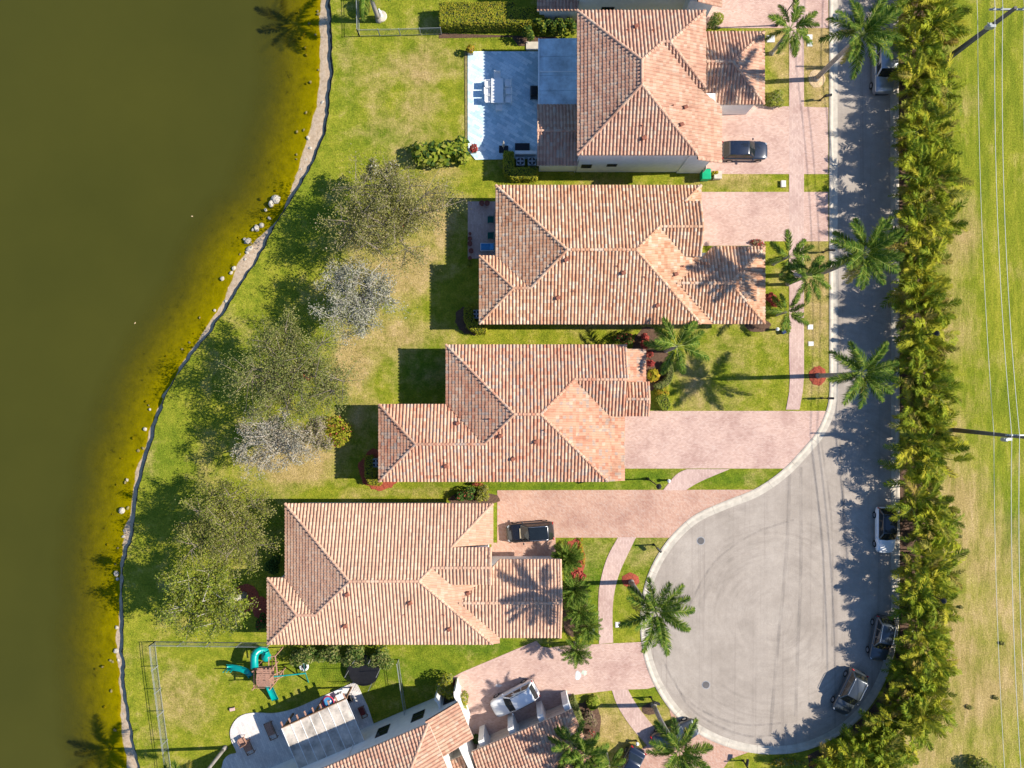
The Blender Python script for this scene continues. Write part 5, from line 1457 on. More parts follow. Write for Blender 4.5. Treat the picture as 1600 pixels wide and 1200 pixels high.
def car(label, px, py, heading, L, W, Hh, kind, paint, rails=None, glass_roof=False, dash=False, cat="car"):
    x, y = XY(px, py)
    root = thing("parked_car", label, cat, (x, y, .03), R(heading), "parked cars")
    suv = kind != 'sedan'
    pm = CP[paint]
    belt = Hh * .60 if suv else Hh * .64
    if kind == 'box':
        st = [(0, .90, belt * .92), (.02, .97, belt * .98), (.1, 1, belt), (.5, 1, belt), (.68, 1, belt), (.74, .99, belt * .97), (.86, .97, belt * .95), (.96, .93, belt * .88), (1.0, .82, belt * .74)]
    else:
        st = [(0, .58, belt * .78), (.006, .74, belt * .88), (.02, .87, belt * .95), (.06, .955, belt * .99), (.14, .99, belt), (.35, 1, belt), (.6, 1, belt * .99), (.68, .995, belt * .97), (.78, .98, belt * .93), (.87, .965, belt * .87), (.93, .91, belt * .80), (.965, .83, belt * .73), (.988, .68, belt * .66), (1.0, .46, belt * .58)]
    w = W / 2
    prof = lambda hw, zt: [(-hw * .90, .20), (-hw * .99, .38), (-hw, zt * .62), (-hw * .97, zt * .88), (-hw * .88, zt * .985), (-hw * .5, zt + .015), (0, zt + .025), (hw * .5, zt + .015), (hw * .88, zt * .985), (hw * .97, zt * .88), (hw, zt * .62), (hw * .99, .38), (hw * .90, .20)]
    vs = []; fs = []
    for f, ww, zt in st:
        for yy, zz in prof(w * ww, zt): vs.append((L * (f - .5), yy, zz))
    m = 13; ns = len(st)
    for i in range(ns - 1):
        for k in range(m - 1):
            a = i * m + k
            fs.append((a, a + 1, a + m + 1, a + m))
        fs.append((i * m, (i + 1) * m, (i + 1) * m + m - 1, i * m + m - 1))
    fs.append(tuple(range(m))); fs.append(tuple(reversed(range((ns - 1) * m, ns * m))))
    body = MB().add(vs, fs).build("body", pm, root, True)
    bm = bmesh.new(); bm.from_mesh(body.data); bmesh.ops.recalc_face_normals(bm, faces=bm.faces[:]); bm.to_mesh(body.data); bm.free()
    sm = body.modifiers.new("rounding", 'SUBSURF'); sm.levels = 2; sm.render_levels = 2
    if kind == 'sedan': xr, xr2, xf2, xf = .10, .25, .52, .69
    elif kind == 'box': xr, xr2, xf2, xf = .01, .04, .60, .70
    else: xr, xr2, xf2, xf = .025, .13, .53, .69
    X = lambda f: L * (f - .5)
    yb, yr = w * .93, w * (.70 if kind != 'box' else .80)
    zb, zr = belt - .03, Hh - .03
    Bq = [Vector((X(xr), -yb * .93, zb)), Vector((X(xf), -yb * .93, zb)), Vector((X(xf), yb * .93, zb)), Vector((X(xr), yb * .93, zb))]
    Tq = [Vector((X(xr2), -yr, zr)), Vector((X(xf2), -yr, zr)), Vector((X(xf2), yr, zr)), Vector((X(xr2), yr, zr))]
    mid = [Vector((X((xr + xr2) / 2 - .008), -yb * .90, (zb + zr) / 2)), Vector((X((xf + xf2) / 2 + .012), -yb * .90, (zb + zr) / 2))]
    Tm = [Vector((X((xr2 + xf2) / 2 ), sy * yr * 1.04, zr + .015)) for sy in (-1, 1)]
    cvs = Bq + Tq + [Tm[0], Tm[1], Vector((X(xr2), 0, zr + .03)), Vector((X(xf2), 0, zr + .03)), Vector((X((xr2 + xf2) / 2), 0, zr + .06)), Vector((X(xf) + .10, 0, zb)), Vector((X(xr) - .04, 0, zb))]
    # 0-3 base, 4-7 top, 8,9 roof side mids, 10 rear mid, 11 front mid, 12 centre, 13 front base mid, 14 rear base mid
    cf = [(0, 1, 5, 8, 4), (2, 3, 7, 9, 6), (1, 13, 11, 5), (13, 2, 6, 11), (3, 14, 10, 7), (14, 0, 4, 10), (4, 8, 12, 10), (8, 5, 11, 12), (12, 11, 6, 9), (10, 12, 9, 7)]
    MB().add(cvs, cf).build("cabin", CP['black'] if glass_roof else pm, root, True, .07)
    def pane(name, q, mx0=.06, mx1=.06, my0=.08, my1=.06, off=.014, mat=None):
        a, b, c, d = q
        def at(u, v): return (a * (1 - u) + b * u) * (1 - v) + (d * (1 - u) + c * u) * v
        n = (b - a).cross(d - a).normalized()
        cen = (a + b + c + d) / 4
        if n.dot(cen - Vector((0, 0, Hh * .5))) < 0: n = -n
        qs = [at(mx0, my0), at(1 - mx1, my0), at(1 - mx1, 1 - my1), at(mx0, 1 - my1)]
        vv = [p + n * off for p in qs] + [p - n * .03 for p in qs]
        return MB().add(vv, [(0, 1, 2, 3), (7, 6, 5, 4), (0, 4, 5, 1), (1, 5, 6, 2), (2, 6, 7, 3), (3, 7, 4, 0)]).build(name, mat or M['carglass'], root)
    # windscreen and back window in two bent halves
    def bent(name, B0, B1, T0, T1, mb_, mt_):
        vv = []; ff = []
        for t in ((.05, .95) if name == 'windscreen' else (.16, .80)):
            for a_, m_, b_ in ((B0, mb_, B1),):
                for u in (.06, .5, .94):
                    bot = (B0.lerp(mb_, u * 2) if u <= .5 else mb_.lerp(B1, u * 2 - 1)); top = (T0.lerp(mt_, u * 2) if u <= .5 else mt_.lerp(T1, u * 2 - 1))
                    vv.append(bot.lerp(top, t))
        n = (T0 + T1 - B0 - B1).cross(B1 - B0).normalized()
        if n.z < 0: n = -n
        v2 = [p + n * .016 for p in vv] + [p - n * .03 for p in vv]
        ff = [(0, 1, 4, 3), (1, 2, 5, 4), (6, 9, 10, 7), (7, 10, 11, 8), (0, 6, 7, 1), (1, 7, 8, 2), (3, 4, 10, 9), (4, 5, 11, 10), (0, 3, 9, 6), (2, 8, 11, 5)]
        return MB().add(v2, ff).build(name, M['carglass'], root)
    bent("windscreen", Bq[1], Bq[2], Tq[1], Tq[2], cvs[13], cvs[11])
    bent("back_window", Bq[0], Bq[3], Tq[0], Tq[3], cvs[14], cvs[10])
    for sg in (0, 1):
        b0, b1, t0, t1 = (Bq[0], Bq[1], Tq[0], Tq[1]) if sg == 0 else (Bq[3], Bq[2], Tq[3], Tq[2])
        for u0, u1 in ((.05, .36), (.38, .66), (.68, .97)) if kind != 'sedan' else ((.14, .52), (.55, .96)):
            q = [b0.lerp(b1, u0), b0.lerp(b1, u1), t0.lerp(t1, u1), t0.lerp(t1, u0)]
            pane("side_window", q, .02, .02, .10, .10)
    if glass_roof:
        q = [Vector((X(xr2) + .1, -yr * .86, zr + .045)), Vector((X(xf2) - .06, -yr * .86, zr + .045)), Vector((X(xf2) - .06, yr * .86, zr + .045)), Vector((X(xr2) + .1, yr * .86, zr + .045))]
        vv = [p + Vector((0, 0, .012)) for p in q] + [p - Vector((0, 0, .06)) for p in q]
        c0 = [Vector((X((xr2 + xf2) / 2), sy * yr * .86, zr + .062)) for sy in (-1, 1)]
        MB().add([vv[0], c0[0] + Vector((0, 0, .014)), vv[1], vv[2], c0[1] + Vector((0, 0, .014)), vv[3], Vector((X(xr2) + .1, 0, zr + .066)), Vector((X((xr2 + xf2) / 2), 0, zr + .088)), Vector((X(xf2) - .06, 0, zr + .066))],
                 [(0, 1, 7, 6), (1, 2, 8, 7), (6, 7, 4, 5), (7, 8, 3, 4)]).build("glass_roof", M['carglass'], root)
    if rails:
        for sy in (-1, 1):
            MB().tube([(X(xr2) + .05, sy * yr * .95, zr + .03), (X(xr2) + .2, sy * yr * .96, zr + .10), (X(xf2) - .2, sy * yr * .96, zr + .10), (X(xf2) - .02, sy * yr * .95, zr + .03)], .022, 6).build("roof_rail", rails, root)
    if dash:
        MB().box((X(xf) + .02, 0, belt + .02), (.25, W * .5, .05)).build("dashboard_shade", M['seat_tan'], root)
    for fx in (.19, .81):
        for sy in (-1, 1):
            r = .34 if suv else .32
            Mx = Matrix.Rotation(R(90), 4, 'X')
            wh = MB().lathe((X(fx), sy * (w - .10), r - .03), [(r * .62, -.11), (r * .95, -.11), (r, -.07), (r, .07), (r * .95, .11), (r * .62, .11)], 16, 0, Mx).build("wheel", M['tyre'], root, True)
            MB().lathe((X(fx), sy * (w - .10), r - .03), [(r * .1, -.118), (r * .60, -.112), (r * .60, .112), (r * .1, .118)], 12, 0, Mx).build("rim", M['rim'], wh)
    for sy in (-1, 1):
        MB().box((X(.95), sy * w * .72, belt * .70), (.26, .16, .10), R(-sy * 34)).build("headlight", M['headlight'], root, False, .03)
        MB().box((X(.022), sy * w * .74, belt * .84), (.10, .34, .16), R(sy * 12)).build("taillight", M['taillight'], root, False, .02)
        MB().box((X(xf) - .18, sy * (w + .07), belt + .05), (.13, .20, .13)).build("wing_mirror", pm, root, False, .03)
    MB().box((X(.99), 0, .40), (.10, W * .62, .22)).build("grille", M['black'], root, False, .02)
    MB().box((X(.008), 0, .42), (.10, W * .72, .14)).build("rear_bumper", M['black'], root, False, .02)
    MB().bb(X(.10), -w * .80, .16, X(.90), w * .80, .30).build("floor_pan", M['black'], root)
    return root

car("navy hatchback parked nose-out under the eave of the two-storey house", 1160, 239, 0, 4.5, 1.86, 1.6, 'suv', 'navy')
car("black SUV with bright roof rails on the red paved drive", 828, 829, 184, 4.6, 1.9, 1.62, 'suv', 'black', M['chrome'], glass_roof=True, dash=True)
car("white SUV with dark roof rails on the pink drive of the askew house", 804, 1087, 208, 4.8, 1.95, 1.75, 'suv', 'white', M['black'])
car("white car with black glass roof at the east kerb", 1378, 826, 270, 4.5, 1.85, 1.6, 'suv', 'white', glass_roof=True)
car("dark grey SUV at the east kerb, upper of the two dark cars", 1371, 994, 260, 4.4, 1.85, 1.65, 'suv', 'steel', M['chrome'])
car("steel-grey wagon parked askew at the foot of the turning circle", 1322, 1077, 244, 4.5, 1.88, 1.65, 'suv', 'steel', M['chrome'])
car("boxy pale van half hidden under the topmost royal palm", 1374, 112, 270, 4.9, 2.0, 1.95, 'box', 'silver', cat="van")
car("silver grey car under the fronds of the lowest royal palm", 1052, 1143, 22, 4.6, 1.85, 1.55, 'sedan', 'grey', cat="car")
car("dark car with a red tail light cut off by the bottom edge", 978, 1196, 240, 4.6, 1.85, 1.5, 'sedan', 'navy')

# ------------------------------------------------------------------ street furniture
def lamp(label, px, py, h, arm=0.0):
    x, y = XY(px, py)
    r = thing("street_lamp", label, "street lamp", (x, y, 0), 0, "black street lamps")
    MB().lathe((0, 0, 0), [(.16, -.05), (.16, .25), (.09, .5), (.07, .6)], 10).build("base", M['black'], r)
    MB().tube([(0, 0, .5), (0, 0, h - .6)], [.065, .045], 8).build("pole", M['black'], r)
    MB().lathe((0, 0, h - .62), [(.06, 0), (.14, .1), (.22, .45), (.26, .5), (.10, .68), (.03, .74)], 8).build("lantern", M['black'], r)
    return r
lamp("street lamp standing in the areca screen by its narrow gap", 1412, 527, 5.6)
lamp("street lamp in the areca screen above the two dark cars", 1421, 912, 5.7)
lamp("street lamp at the walk between the third house and the red drive", 1012, 748, 5.4)
lamp("street lamp behind the young coconut palm at the top edge", 1213, 40, 4.9)
def mailbox(label, px, py, ang):
    x, y = XY(px, py)
    r = thing("mailbox", label, "mailbox", (x, y, 0), R(ang), "kerbside mailboxes")
    MB().bb(-.05, -.05, -.05, .05, .05, 1.35).bb(-.09, -.09, -.02, .09, .09, .12).build("post", M['black'], r)
    MB().bar((0, 0, .95), (.55, 0, .95), .05, .05).bar((0, 0, .6), (.38, 0, .93), .035, .035).build("arm", M['black'], r)
    pr = [(-.11, .98), (.11, .98), (.11, 1.14), (.07, 1.22), (0, 1.25), (-.07, 1.22), (-.11, 1.14)]
    vs = [(.1, a, b) for a, b in pr] + [(.66, a, b) for a, b in pr]
    MB().add(vs, [tuple(reversed(range(7))), tuple(range(7, 14))] + [(i, (i + 1) % 7, (i + 1) % 7 + 7, i + 7) for i in range(7)]).build("box", M['black'], r)
    MB().ball((0, 0, 1.42), .07, 8, 5).build("finial", M['black'], r)
mailbox("mailbox at the kerb by the tan mulch ring", 1281, 157, 10)
mailbox("mailbox at the kerb under the tallest royal palm", 1286, 394, 0)
mailbox("mailbox at the kerb below the red mulch ring", 1284, 622, 0)
mailbox("mailbox on the grass where the turning circle begins", 1022, 851, -45)
mailbox("mailbox on the grass triangle beside the lowest royal palm", 1017, 1089, -20)
mailbox("mailbox at the bottom rim of the turning circle", 1161, 1188, 80)

def power_pole(label, x, y, h):
    r = thing("power_pole", label, "power pole", (x, y, 0), 0, "power poles in the meadow")
    MB().box((0, 0, h / 2), (.42, .42, h), 0, 0, None, .55).build("pole", M['pole'], r)
    MB().bb(-1.75, .14, h - .75, 1.75, .26, h - .60).build("crossarm", M['galv'], r)
    for dx in (-1.5, -.85, .95):
        MB().lathe((dx, .20, h - .6), [(.05, 0), (.07, .08), (.05, .12), (.08, .2), (.04, .26)], 8).build("insulator", M['galv'], r)
    MB().bb(-.55, -.4, h - 2.9, .0, -.16, h - 2.4).bar((-.2, -.2, h - 2.6), (-.95, -.2, h - 2.1), .06).build("bracket", M['galv'], r)
    MB().lathe((-.65, -.3, h - 2.4), [(.17, -.35), (.19, -.3), (.19, .2), (.12, .3)], 10).build("transformer", M['galv'], r)
PX = [(40.7, 100.0), (41.9, 31.3), (43.3, -4.5), (44.7, -40.3), (46.0, -76.0)]
power_pole("concrete power pole with crossarm at the top right corner", 41.9, 31.3, 10.3)
power_pole("concrete power pole with crossarm at the right edge, mid photo", 43.3, -4.5, 10.3)
def wire(label, dx, z, sag, rad):
    root = None; mb = MB()
    for (x0, y0), (x1, y1) in zip(PX[:-1], PX[1:]):
        pts = []
        for i in range(13):
            t = i / 12
            pts.append((x0 + (x1 - x0) * t + dx, y0 + (y1 - y0) * t + .2, z - sag * 4 * t * (1 - t)))
        mb.tube(pts, rad, 5, cap=False)
    o = mb.build("power_line", M['wire'], None, True)
    tag(o, label, "power line", "cables strung between the power poles")
wire("leftmost overhead cable on the crossarms", -1.5, 9.96, .7, .02)
wire("overhead cable on the inner left of the crossarms", -.85, 9.96, .75, .02)
wire("overhead cable right of the pole tops", .95, 9.96, .7, .02)
wire("lowest overhead cable, slung below the crossarms", -1.6, 7.9, .5, .016)

def lid(label, px, py, w, d, z=.06, name="utility_lid", mat=None, rz=0):
    x, y = XY(px, py)
    r = thing(name, label, "utility lid", (x, y, 0), R(rz), "utility lids in the grass")
    MB().bb(-w / 2 - .05, -d / 2 - .05, -.05, w / 2 + .05, d / 2 + .05, z - .02).build("collar", M['concrete'], r)
    MB().bb(-w / 2, -d / 2, z - .03, w / 2, d / 2, z).build("cover", mat or M['white'], r)
lid("upper pale utility lid in the verge by the young coconut palm", 1265, 58, .45, .4)
lid("lower pale utility lid in the verge by the young coconut palm", 1265, 69, .45, .4)
lid("white utility lid in the grass strip below the navy car", 1223, 288, .38, .55, .25)
lid("white utility lid in the verge between the two lower street palms", 1266, 511, .45, .4)
lid("pale green utility lid in the verge above the red mulch ring", 1267, 537, .45, .35)
lid("pale utility lid beside the curved walk", 965, 976, .38, .45)
lid("grey round-looking drain lid on the small lawn by the date palms", 924, 986, .5, .5, .05, mat=M['grey_metal'])
lid("white slab beneath the young coconut palm", 1204, 61, .7, .6, .08)
def manhole(label, px, py):
    x, y = XY(px, py)
    r = thing("manhole_cover", label, "manhole", (x, y, 0), 0, "manhole covers in the asphalt")
    MB().lathe((0, 0, 0), [(.40, -.03), (.40, .022), (.355, .022)], 18).build("ring", M['grey_metal'], r)
    MB().lathe((0, 0, 0), [(.345, -.03), (.345, .03), (.30, .034)], 18).build("cover", M['pole'], r)
manhole("dark manhole cover in the lower left of the turning circle", 1103, 1070)
manhole("manhole cover in the upper left of the turning circle", 1095, 845)
def storm(label, px, py):
    x, y = XY(px, py)
    r = thing("garden_light", label, "garden light", (x, y, 0), 0)
    MB().lathe((0, 0, 0), [(.10, -.05), (.10, .5), (.06, .52)], 8).build("post", M['black'], r)
    MB().lathe((0, 0, .5), [(.08, 0), (.15, .05), (.17, .2), (.04, .3)], 8).build("cap", M['white'], r)
storm("small white-capped light on the grass near the lowest royal palm", 994, 1157)
storm("white-capped light below the red mulch ring of crotons", 1211, 515)
storm("white-capped light on the grass beside the street lamp by the red drive", 1043, 750)
# blue toy-like bins by the croton bed
def bin_(label, px, py, mat, w=.6, d=.7, h=1.0, rz=0, name="wheelie_bin", cat="bin"):
    x, y = XY(px, py)
    r = thing(name, label, cat, (x, y, .02), R(rz))
    MB().box((0, 0, h / 2), (w * .85, d * .85, h), 0, 0, None, 1.14).build("body", mat, r, False, .02)
    l = MB().box((0, 0, h + .04), (w * 1.06, d * 1.06, .08), 0, 0, None, .9).build("lid", mat, r, False, .02)
    MB().bar((-w * .4, d * .52, h + .04), (w * .4, d * .52, h + .04), .05).build("handle", M['black'], l)
    for sx in (-1, 1):
        MB().lathe((sx * w * .42, d * .36, .11), [(.11, -.03), (.11, .03)], 10, 0, Matrix.Rotation(R(90), 4, 'Y')).build("wheel", M['black'], r)
bin_("green wheelie bin against the south wall of the two-storey house", 1099, 277, M['green_pl'], .85, .95, 1.05)
bin_("small dark blue garden tub near the red crotons", 1223, 519, M['navy'] if 'navy' in M else simple("navy_plastic", (0.02, 0.04, 0.12)), .4, .35, .3, 20, "garden_tub", "tub")

# ------------------------------------------------------------------ fences
def fence(label, path, h, sp=2.4, pick=.13, mat='alu', group=None, mesh=False):
    pts = [Vector((*XY(*p), 0)) for p in path]
    r = thing("fence", label, "fence", pts[0], 0, group)
    o = pts[0]; pk = MB(); rl = MB()
    for a, b in zip(pts[:-1], pts[1:]):
        L = (b - a).length; d = (b - a) / L; n = max(1, round(L / sp)); a = a - o; b = b - o
        for i in range(n + 1):
            if i == n and (b + o - pts[-1]).length > .01: continue
            p = a + d * (L * i / n)
            MB().bb(p.x - .035, p.y - .035, -.05, p.x + .035, p.y + .035, h + .06).build("post", M[mat], r)
        for z in (h, h - .18, .12):
            rl.bar(a + Vector((0, 0, z)), b + Vector((0, 0, z)), .025, .03)
        k = int(L / pick)
        for i in range(k):
            p = a + d * (L * (i + .5) / k)
            pk.bb(p.x - .009, p.y - .009, .08, p.x + .009, p.y + .009, h)
    rl.build("rail", M[mat], r)
    pk.build("pickets", M[mat], r)["kind"] = "stuff"
    return r
fence("picket fence running down to the lake edge at the bottom left", [(243, 1002), (247, 1040), (256, 1110), (268, 1200), (278, 1270)], 1.25, mat='galv')
fence("picket fence from the lakeside corner to the peach-roofed house", [(243, 1002), (330, 1003), (424, 1004)], 1.25, mat='galv')
fence("picket fence between the two askew side lawns", [(623, 1030), (630, 1080), (638, 1128)], 1.25, mat='galv')
fence("picket fence on the plot line beside the clipped hedge", [(562, 57), (626, 56), (690, 54)], 1.35, mat='galv')
fence("picket fence running off the top edge above the lake", [(562, 57), (561, 0), (560, -120)], 1.35, mat='galv')
# white statue on its round base
x, y = XY(596, 26)
r = thing("garden_statue", "small white statue on a round pale base inside the top fence", "statue", (x, y, 0))
MB().lathe((0, 0, 0), [(.55, -.05), (.55, .12), (.5, .16)], 18).build("base", M['concrete'], r)
MB().lathe((0, 0, .14), [(.16, 0), (.18, .1), (.10, .2), (.10, .5), (.16, .62), (.14, .9), (.05, 1.0), (.09, 1.1), (.08, 1.22), (.02, 1.28)], 10).build("figure", M['white'], r, True)

# ------------------------------------------------------------------ terrace furniture
def chair(label, x, y, ang, mat, group=None, z=.10, w=.52, name="chair", h=.85, cat="chair"):
    r = thing(name, label, cat, (x, y, z), R(ang), group)
    MB().box((0, 0, .44), (w, w, .06)).build("seat", mat, r, False, .015)
    MB().box((-w / 2 + .03, 0, .44 + (h - .44) / 2), (.05, w, h - .42), 0, 0, Matrix.Rotation(R(-8), 4, 'Y')).build("backrest", mat, r, False, .015)
    for sx in (-1, 1):
        for sy in (-1, 1):
            MB().bb(sx * (w / 2 - .04) - .02, sy * (w / 2 - .04) - .02, 0, sx * (w / 2 - .04) + .02, sy * (w / 2 - .04) + .02, .41).build("leg", mat, r)
    for sy in (-1, 1):
        MB().bar((-w / 2, sy * (w / 2), .64), (w / 2 - .1, sy * (w / 2), .64), .04).bar((w / 2 - .1, sy * w / 2, .43), (w / 2 - .1, sy * w / 2, .64), .035).build("armrest", mat, r)
    return r
x, y = XY(778, 147)
r = thing("dining_table", "long white dining table on the white paved patio", "table", (x, y, .10))
MB().bb(-.52, -1.18, .70, .52, 1.18, .75).build("tabletop", M['white'], r, False, .01)
MB().bb(-.62, -1.18, .70, -.545, 1.18, .75).build("edge_slat", M['white'], r)
for sx in (-.4, .4):
    for sy in (-1, 1): MB().bb(sx - .05, sy - .05, 0, sx + .05, sy + .05, .69).build("leg", M['white'], r)
GR = "white chairs round the patio table"
for px, py, a, lb in ((763, 135, 0, "sunlit white chair, upper one on the west side of the table"), (762, 147, 0, "sunlit white chair, middle one on the west side of the table"), (763, 159, 0, "sunlit white chair, lower one on the west side of the table"),
                      (794, 134, 180, "shaded white chair, upper one on the east side of the table"), (795, 146, 180, "shaded white chair, middle one on the east side of the table"), (795, 159, 180, "shaded white chair, lower one on the east side of the table"),
                      (777, 122, -90, "white chair at the north end of the patio table"), (780, 172, 90, "white chair at the south end of the patio table")):
    x, y = XY(px, py); chair(lb, x, y, a, M['white'], GR, .10, .62)
def planter(label, px, py, mat, leaf, s=.55, z=.1, plant_h=.7, round_=False):
    x, y = XY(px, py)
    r = thing("planter", label, "planter", (x, y, z))
    if round_: MB().lathe((0, 0, 0), [(s * .36, 0), (s * .5, s * .5), (s * .52, s * .9), (s * .44, s * .9), (s * .42, s * .75)], 12).build("pot", mat, r, True)
    else: MB().box((0, 0, s * .45), (s * .9, s * .9, s * .9), 0, 0, None, 1.12).build("pot", mat, r, False, .02)
    if leaf is not None:
        c = (0, 0, s * .9 + plant_h * .4)
        p = blob_pts(110, c, (s * .7, s * .7, plant_h * .5))
        leaf_cloud("plant", p, .16, leaf, r, nrm=(p - np.array(c)) / s)["kind"] = "stuff"
planter("square planter with an orange plant at the top corner of the white patio", 736, 83, M['concrete'], M['leaf_croton'])
planter("square planter with a red-orange plant at the lower corner of the white patio", 741, 236, M['concrete'], M['leaf_red'])
planter("pale square planter box beside the green wheelie bin", 1119, 276, M['concrete'], None, .75, 0)
x, y = XY(834, 149)
r = thing("grill", "black covered grill beside the awning post on the white patio", "grill", (x, y, .10))
MB().box((0, 0, .55), (.7, 1.05, .65)).build("cabinet", M['black'], r, False, .03)
MB().box((0, 0, .98), (.74, 1.1, .22), 0, 0, None, .7).build("hood", M['black'], r, False, .03)
MB().bar((-.4, -.4, .95), (-.4, .4, .95), .04).build("handle", M['grey_metal'], r)
for sx in (-1, 1):
    for sy in (-1, 1): MB().bb(sx * .3 - .04, sy * .45 - .04, 0, sx * .3 + .04, sy * .45 + .04, .23).build("leg", M['black'], r)
x, y = XY(816, 233)
r = thing("storage_bench", "black storage bench at the south end of the white patio", "bench", (x, y, .10))
MB().box((0, 0, .28), (1.35, .62, .56)).build("chest", M['black'], r, False, .03)
MB().box((0, 0, .60), (1.42, .68, .07)).build("lid", M['black'], r, False, .02)
x, y = XY(787, 234)
r = thing("closed_parasol", "closed parasol on a dark square base by the white patio's south edge", "parasol", (x, y, .10))
MB().box((0, 0, .05), (.9, .7, .10)).build("base", M['black'], r, False, .02)
MB().tube([(0, 0, .1), (0, 0, 2.3)], .03, 8).build("pole", M['grey_metal'], r)
MB().lathe((0, 0, .95), [(.05, 0), (.15, .1), (.11, .7), (.05, 1.35), (.02, 1.45)], 9).build("canopy", M['polycarb'], r, True)
def ac(label, px, py, rz=0):
    x, y = XY(px, py)
    r = thing("air_conditioner", label, "air conditioner", (x, y, .02), R(rz), "air conditioner units")
    MB().box((0, 0, .42), (.82, .82, .80)).build("casing", M['galv'], r, False, .03)
    MB().lathe((0, 0, .82), [(.36, -.02), (.36, .02), (.33, .02)], 18).build("fan_ring", M['black'], r)
    for k in range(4): MB().box((.16 * math.cos(k * 1.57), .16 * math.sin(k * 1.57), .85), (.30, .11, .015), k * 1.57, 0).build("fan_blade", M['grey_metal'], r)
ac("left air conditioner of the pair inside the wrapped hedge", 813, 256); ac("right air conditioner of the pair inside the wrapped hedge", 831, 256)
ac("air conditioner inside the curved hedge of the blotchy-roofed house", 745, 492); ac("air conditioner at the back wall of the third house", 590, 722)
x, y = XY(821, 243)
tag(MB().bb(x - 1.0, y - .12, 0, x + 1.0, y + .12, .95).bb(x - 1.04, y - .16, .95, x + 1.04, y + .16, 1.0).build("screen_wall", M['stucco']), "low white wall between the patio and the air conditioner pair", "wall")
# pots and chairs on the pink patio
for i, (px, py, s, lb) in enumerate(((753, 319, .5, "left one of the two dark pots at the top of the pink patio"), (761.5, 319, .5, "right one of the two dark pots at the top of the pink patio"), (734.5, 366, .3, "smallest dark pot in the row on the west edge of the pink patio"), (734.5, 374, .42, "second dark pot down the west edge of the pink patio"),
                                  (734.5, 382, .48, "middle dark pot on the west edge of the pink patio"), (736.5, 393, .48, "fourth dark pot down the west edge of the pink patio"), (734.5, 404, .36, "lowest dark pot, at the corner of the pink patio"))):
    planter(lb, px, py, M['terracotta'], None, s, .05, .3, True)
shrub("tiny green plant off the corner of the pink patio", 734, 413, 4, 4, .4, 60, .12, M['leaf_lime'], seed=71, lumps=1)
for px, py, lb in ((767, 345, "upper dark green chair under the eave of the pink patio"), (767, 370, "lower dark green chair under the eave of the pink patio")):
    x, y = XY(px, py); chair(lb, x, y, 180, simple("dark_green_canvas", (0.01, 0.10, 0.08)), "dark green patio chairs", .05, .6)
def lounger(label, x, y, ang, cush, frame, z, L=1.35, W=.72, back=True, group=None):
    r = thing("sun_lounger", label, "lounger", (x, y, z), R(ang), group)
    for sy in (-1, 1): MB().bar((-L / 2, sy * W / 2, .30), (L / 2, sy * W / 2, .30), .06).build("side_rail", frame, r)
    for sx in (-1, 1):
        MB().bar((sx * L / 2, -W / 2, .30), (sx * L / 2, W / 2, .30), .06).build("end_rail", frame, r)
        for sy in (-1, 1): MB().bb(sx * (L / 2 - .08) - .03, sy * W / 2 - .03, 0, sx * (L / 2 - .08) + .03, sy * W / 2 + .03, .28).build("leg", frame, r)
    MB().box((.12 * L, 0, .37), (L * .70, W * .86, .12)).build("cushion", cush, r, False, .03)
    if back: MB().box((-L * .33, 0, .50), (L * .34, W * .86, .11), 0, 0, Matrix.Rotation(R(38), 4, 'Y')).build("back_cushion", cush, r, False, .03)
    return r
x, y = XY(762, 387); lounger("blue cushioned lounger with white frame on the pink patio", x, y, 180, M['blue'], M['white'], .05)
# curved patio of the askew house
x, y = XY(425, 1139); lounger("brown wooden lounger in the shade of the curved patio", x, y, 113, M['cedar'], M['wood'], .10, 1.7, .75, False, "wooden loungers on the curved patio")
x, y = XY(390, 1165); lounger("brown wooden lounger behind the sunlit patio chair", x, y, 115, M['cedar'], M['wood'], .10, 1.35, .75, False, "wooden loungers on the curved patio")
x, y = XY(382, 1154); chair("orange-brown slatted chair in the sun on the curved patio", x, y, 120, M['cedar'], None, .10, .7)
x, y = XY(568, 1110); lounger("dark red bench in the shade at the patio corner by the house wall", x, y, 113, simple("dark_red_cushion", (0.16, 0.03, 0.025)), M['wood'], .10, 1.1, .55, False)
x, y = XY(514, 1095)
r = thing("paddling_pool", "pink round paddling pool at the edge of the pergola", "paddling pool", (x, y, .10))
MB().lathe((0, 0, 0), [(.52, 0), (.58, .10), (.60, .26), (.54, .28), (.50, .12), (.46, .05)], 20).build("tub", M['pink'], r, True)
MB().lathe((0, 0, 0), [(.48, .08), (.48, .10)], 18).build("water", M['blue'], r)
MB().ball((.2, .1, .2), .11, 8, 6).build("ball", M['white'], r, True)
x, y = XY(534, 1085)
r = thing("toy_table", "white plastic play table with benches beside the pink pool", "play table", (x, y, .10), R(23))
MB().box((0, 0, .50), (.85, .62, .05)).build("tabletop", M['white'], r, False, .015)
for sy in (-1, 1): MB().box((0, sy * .58, .30), (.85, .22, .05)).build("bench", M['white'], r, False, .015)
for sx in (-1, 1): MB().bar((sx * .32, -.6, .28), (sx * .32, .6, .28), .05).bar((sx * .32, -.35, 0), (sx * .32, -.05, .48), .05).bar((sx * .32, .35, 0), (sx * .32, .05, .48), .05).build("leg", M['white'], r)
x, y = XY(548, 1088); chair("dark lattice garden chair by the white play table", x, y, 203, M['black'], None, .10, .55)
x, y = XY(489, 1111); chair("small blue chair under the north edge of the pergola", x, y, -67, M['blue'], None, .10, .5)
x, y = XY(456, 1124)
r = thing("closed_umbrella", "dark closed umbrella leaning by the pergola post", "parasol", (x, y, .10), R(23))
MB().tube([(0, 0, .0), (.25, .25, 2.1)], .025, 6).build("pole", M['wood'], r)
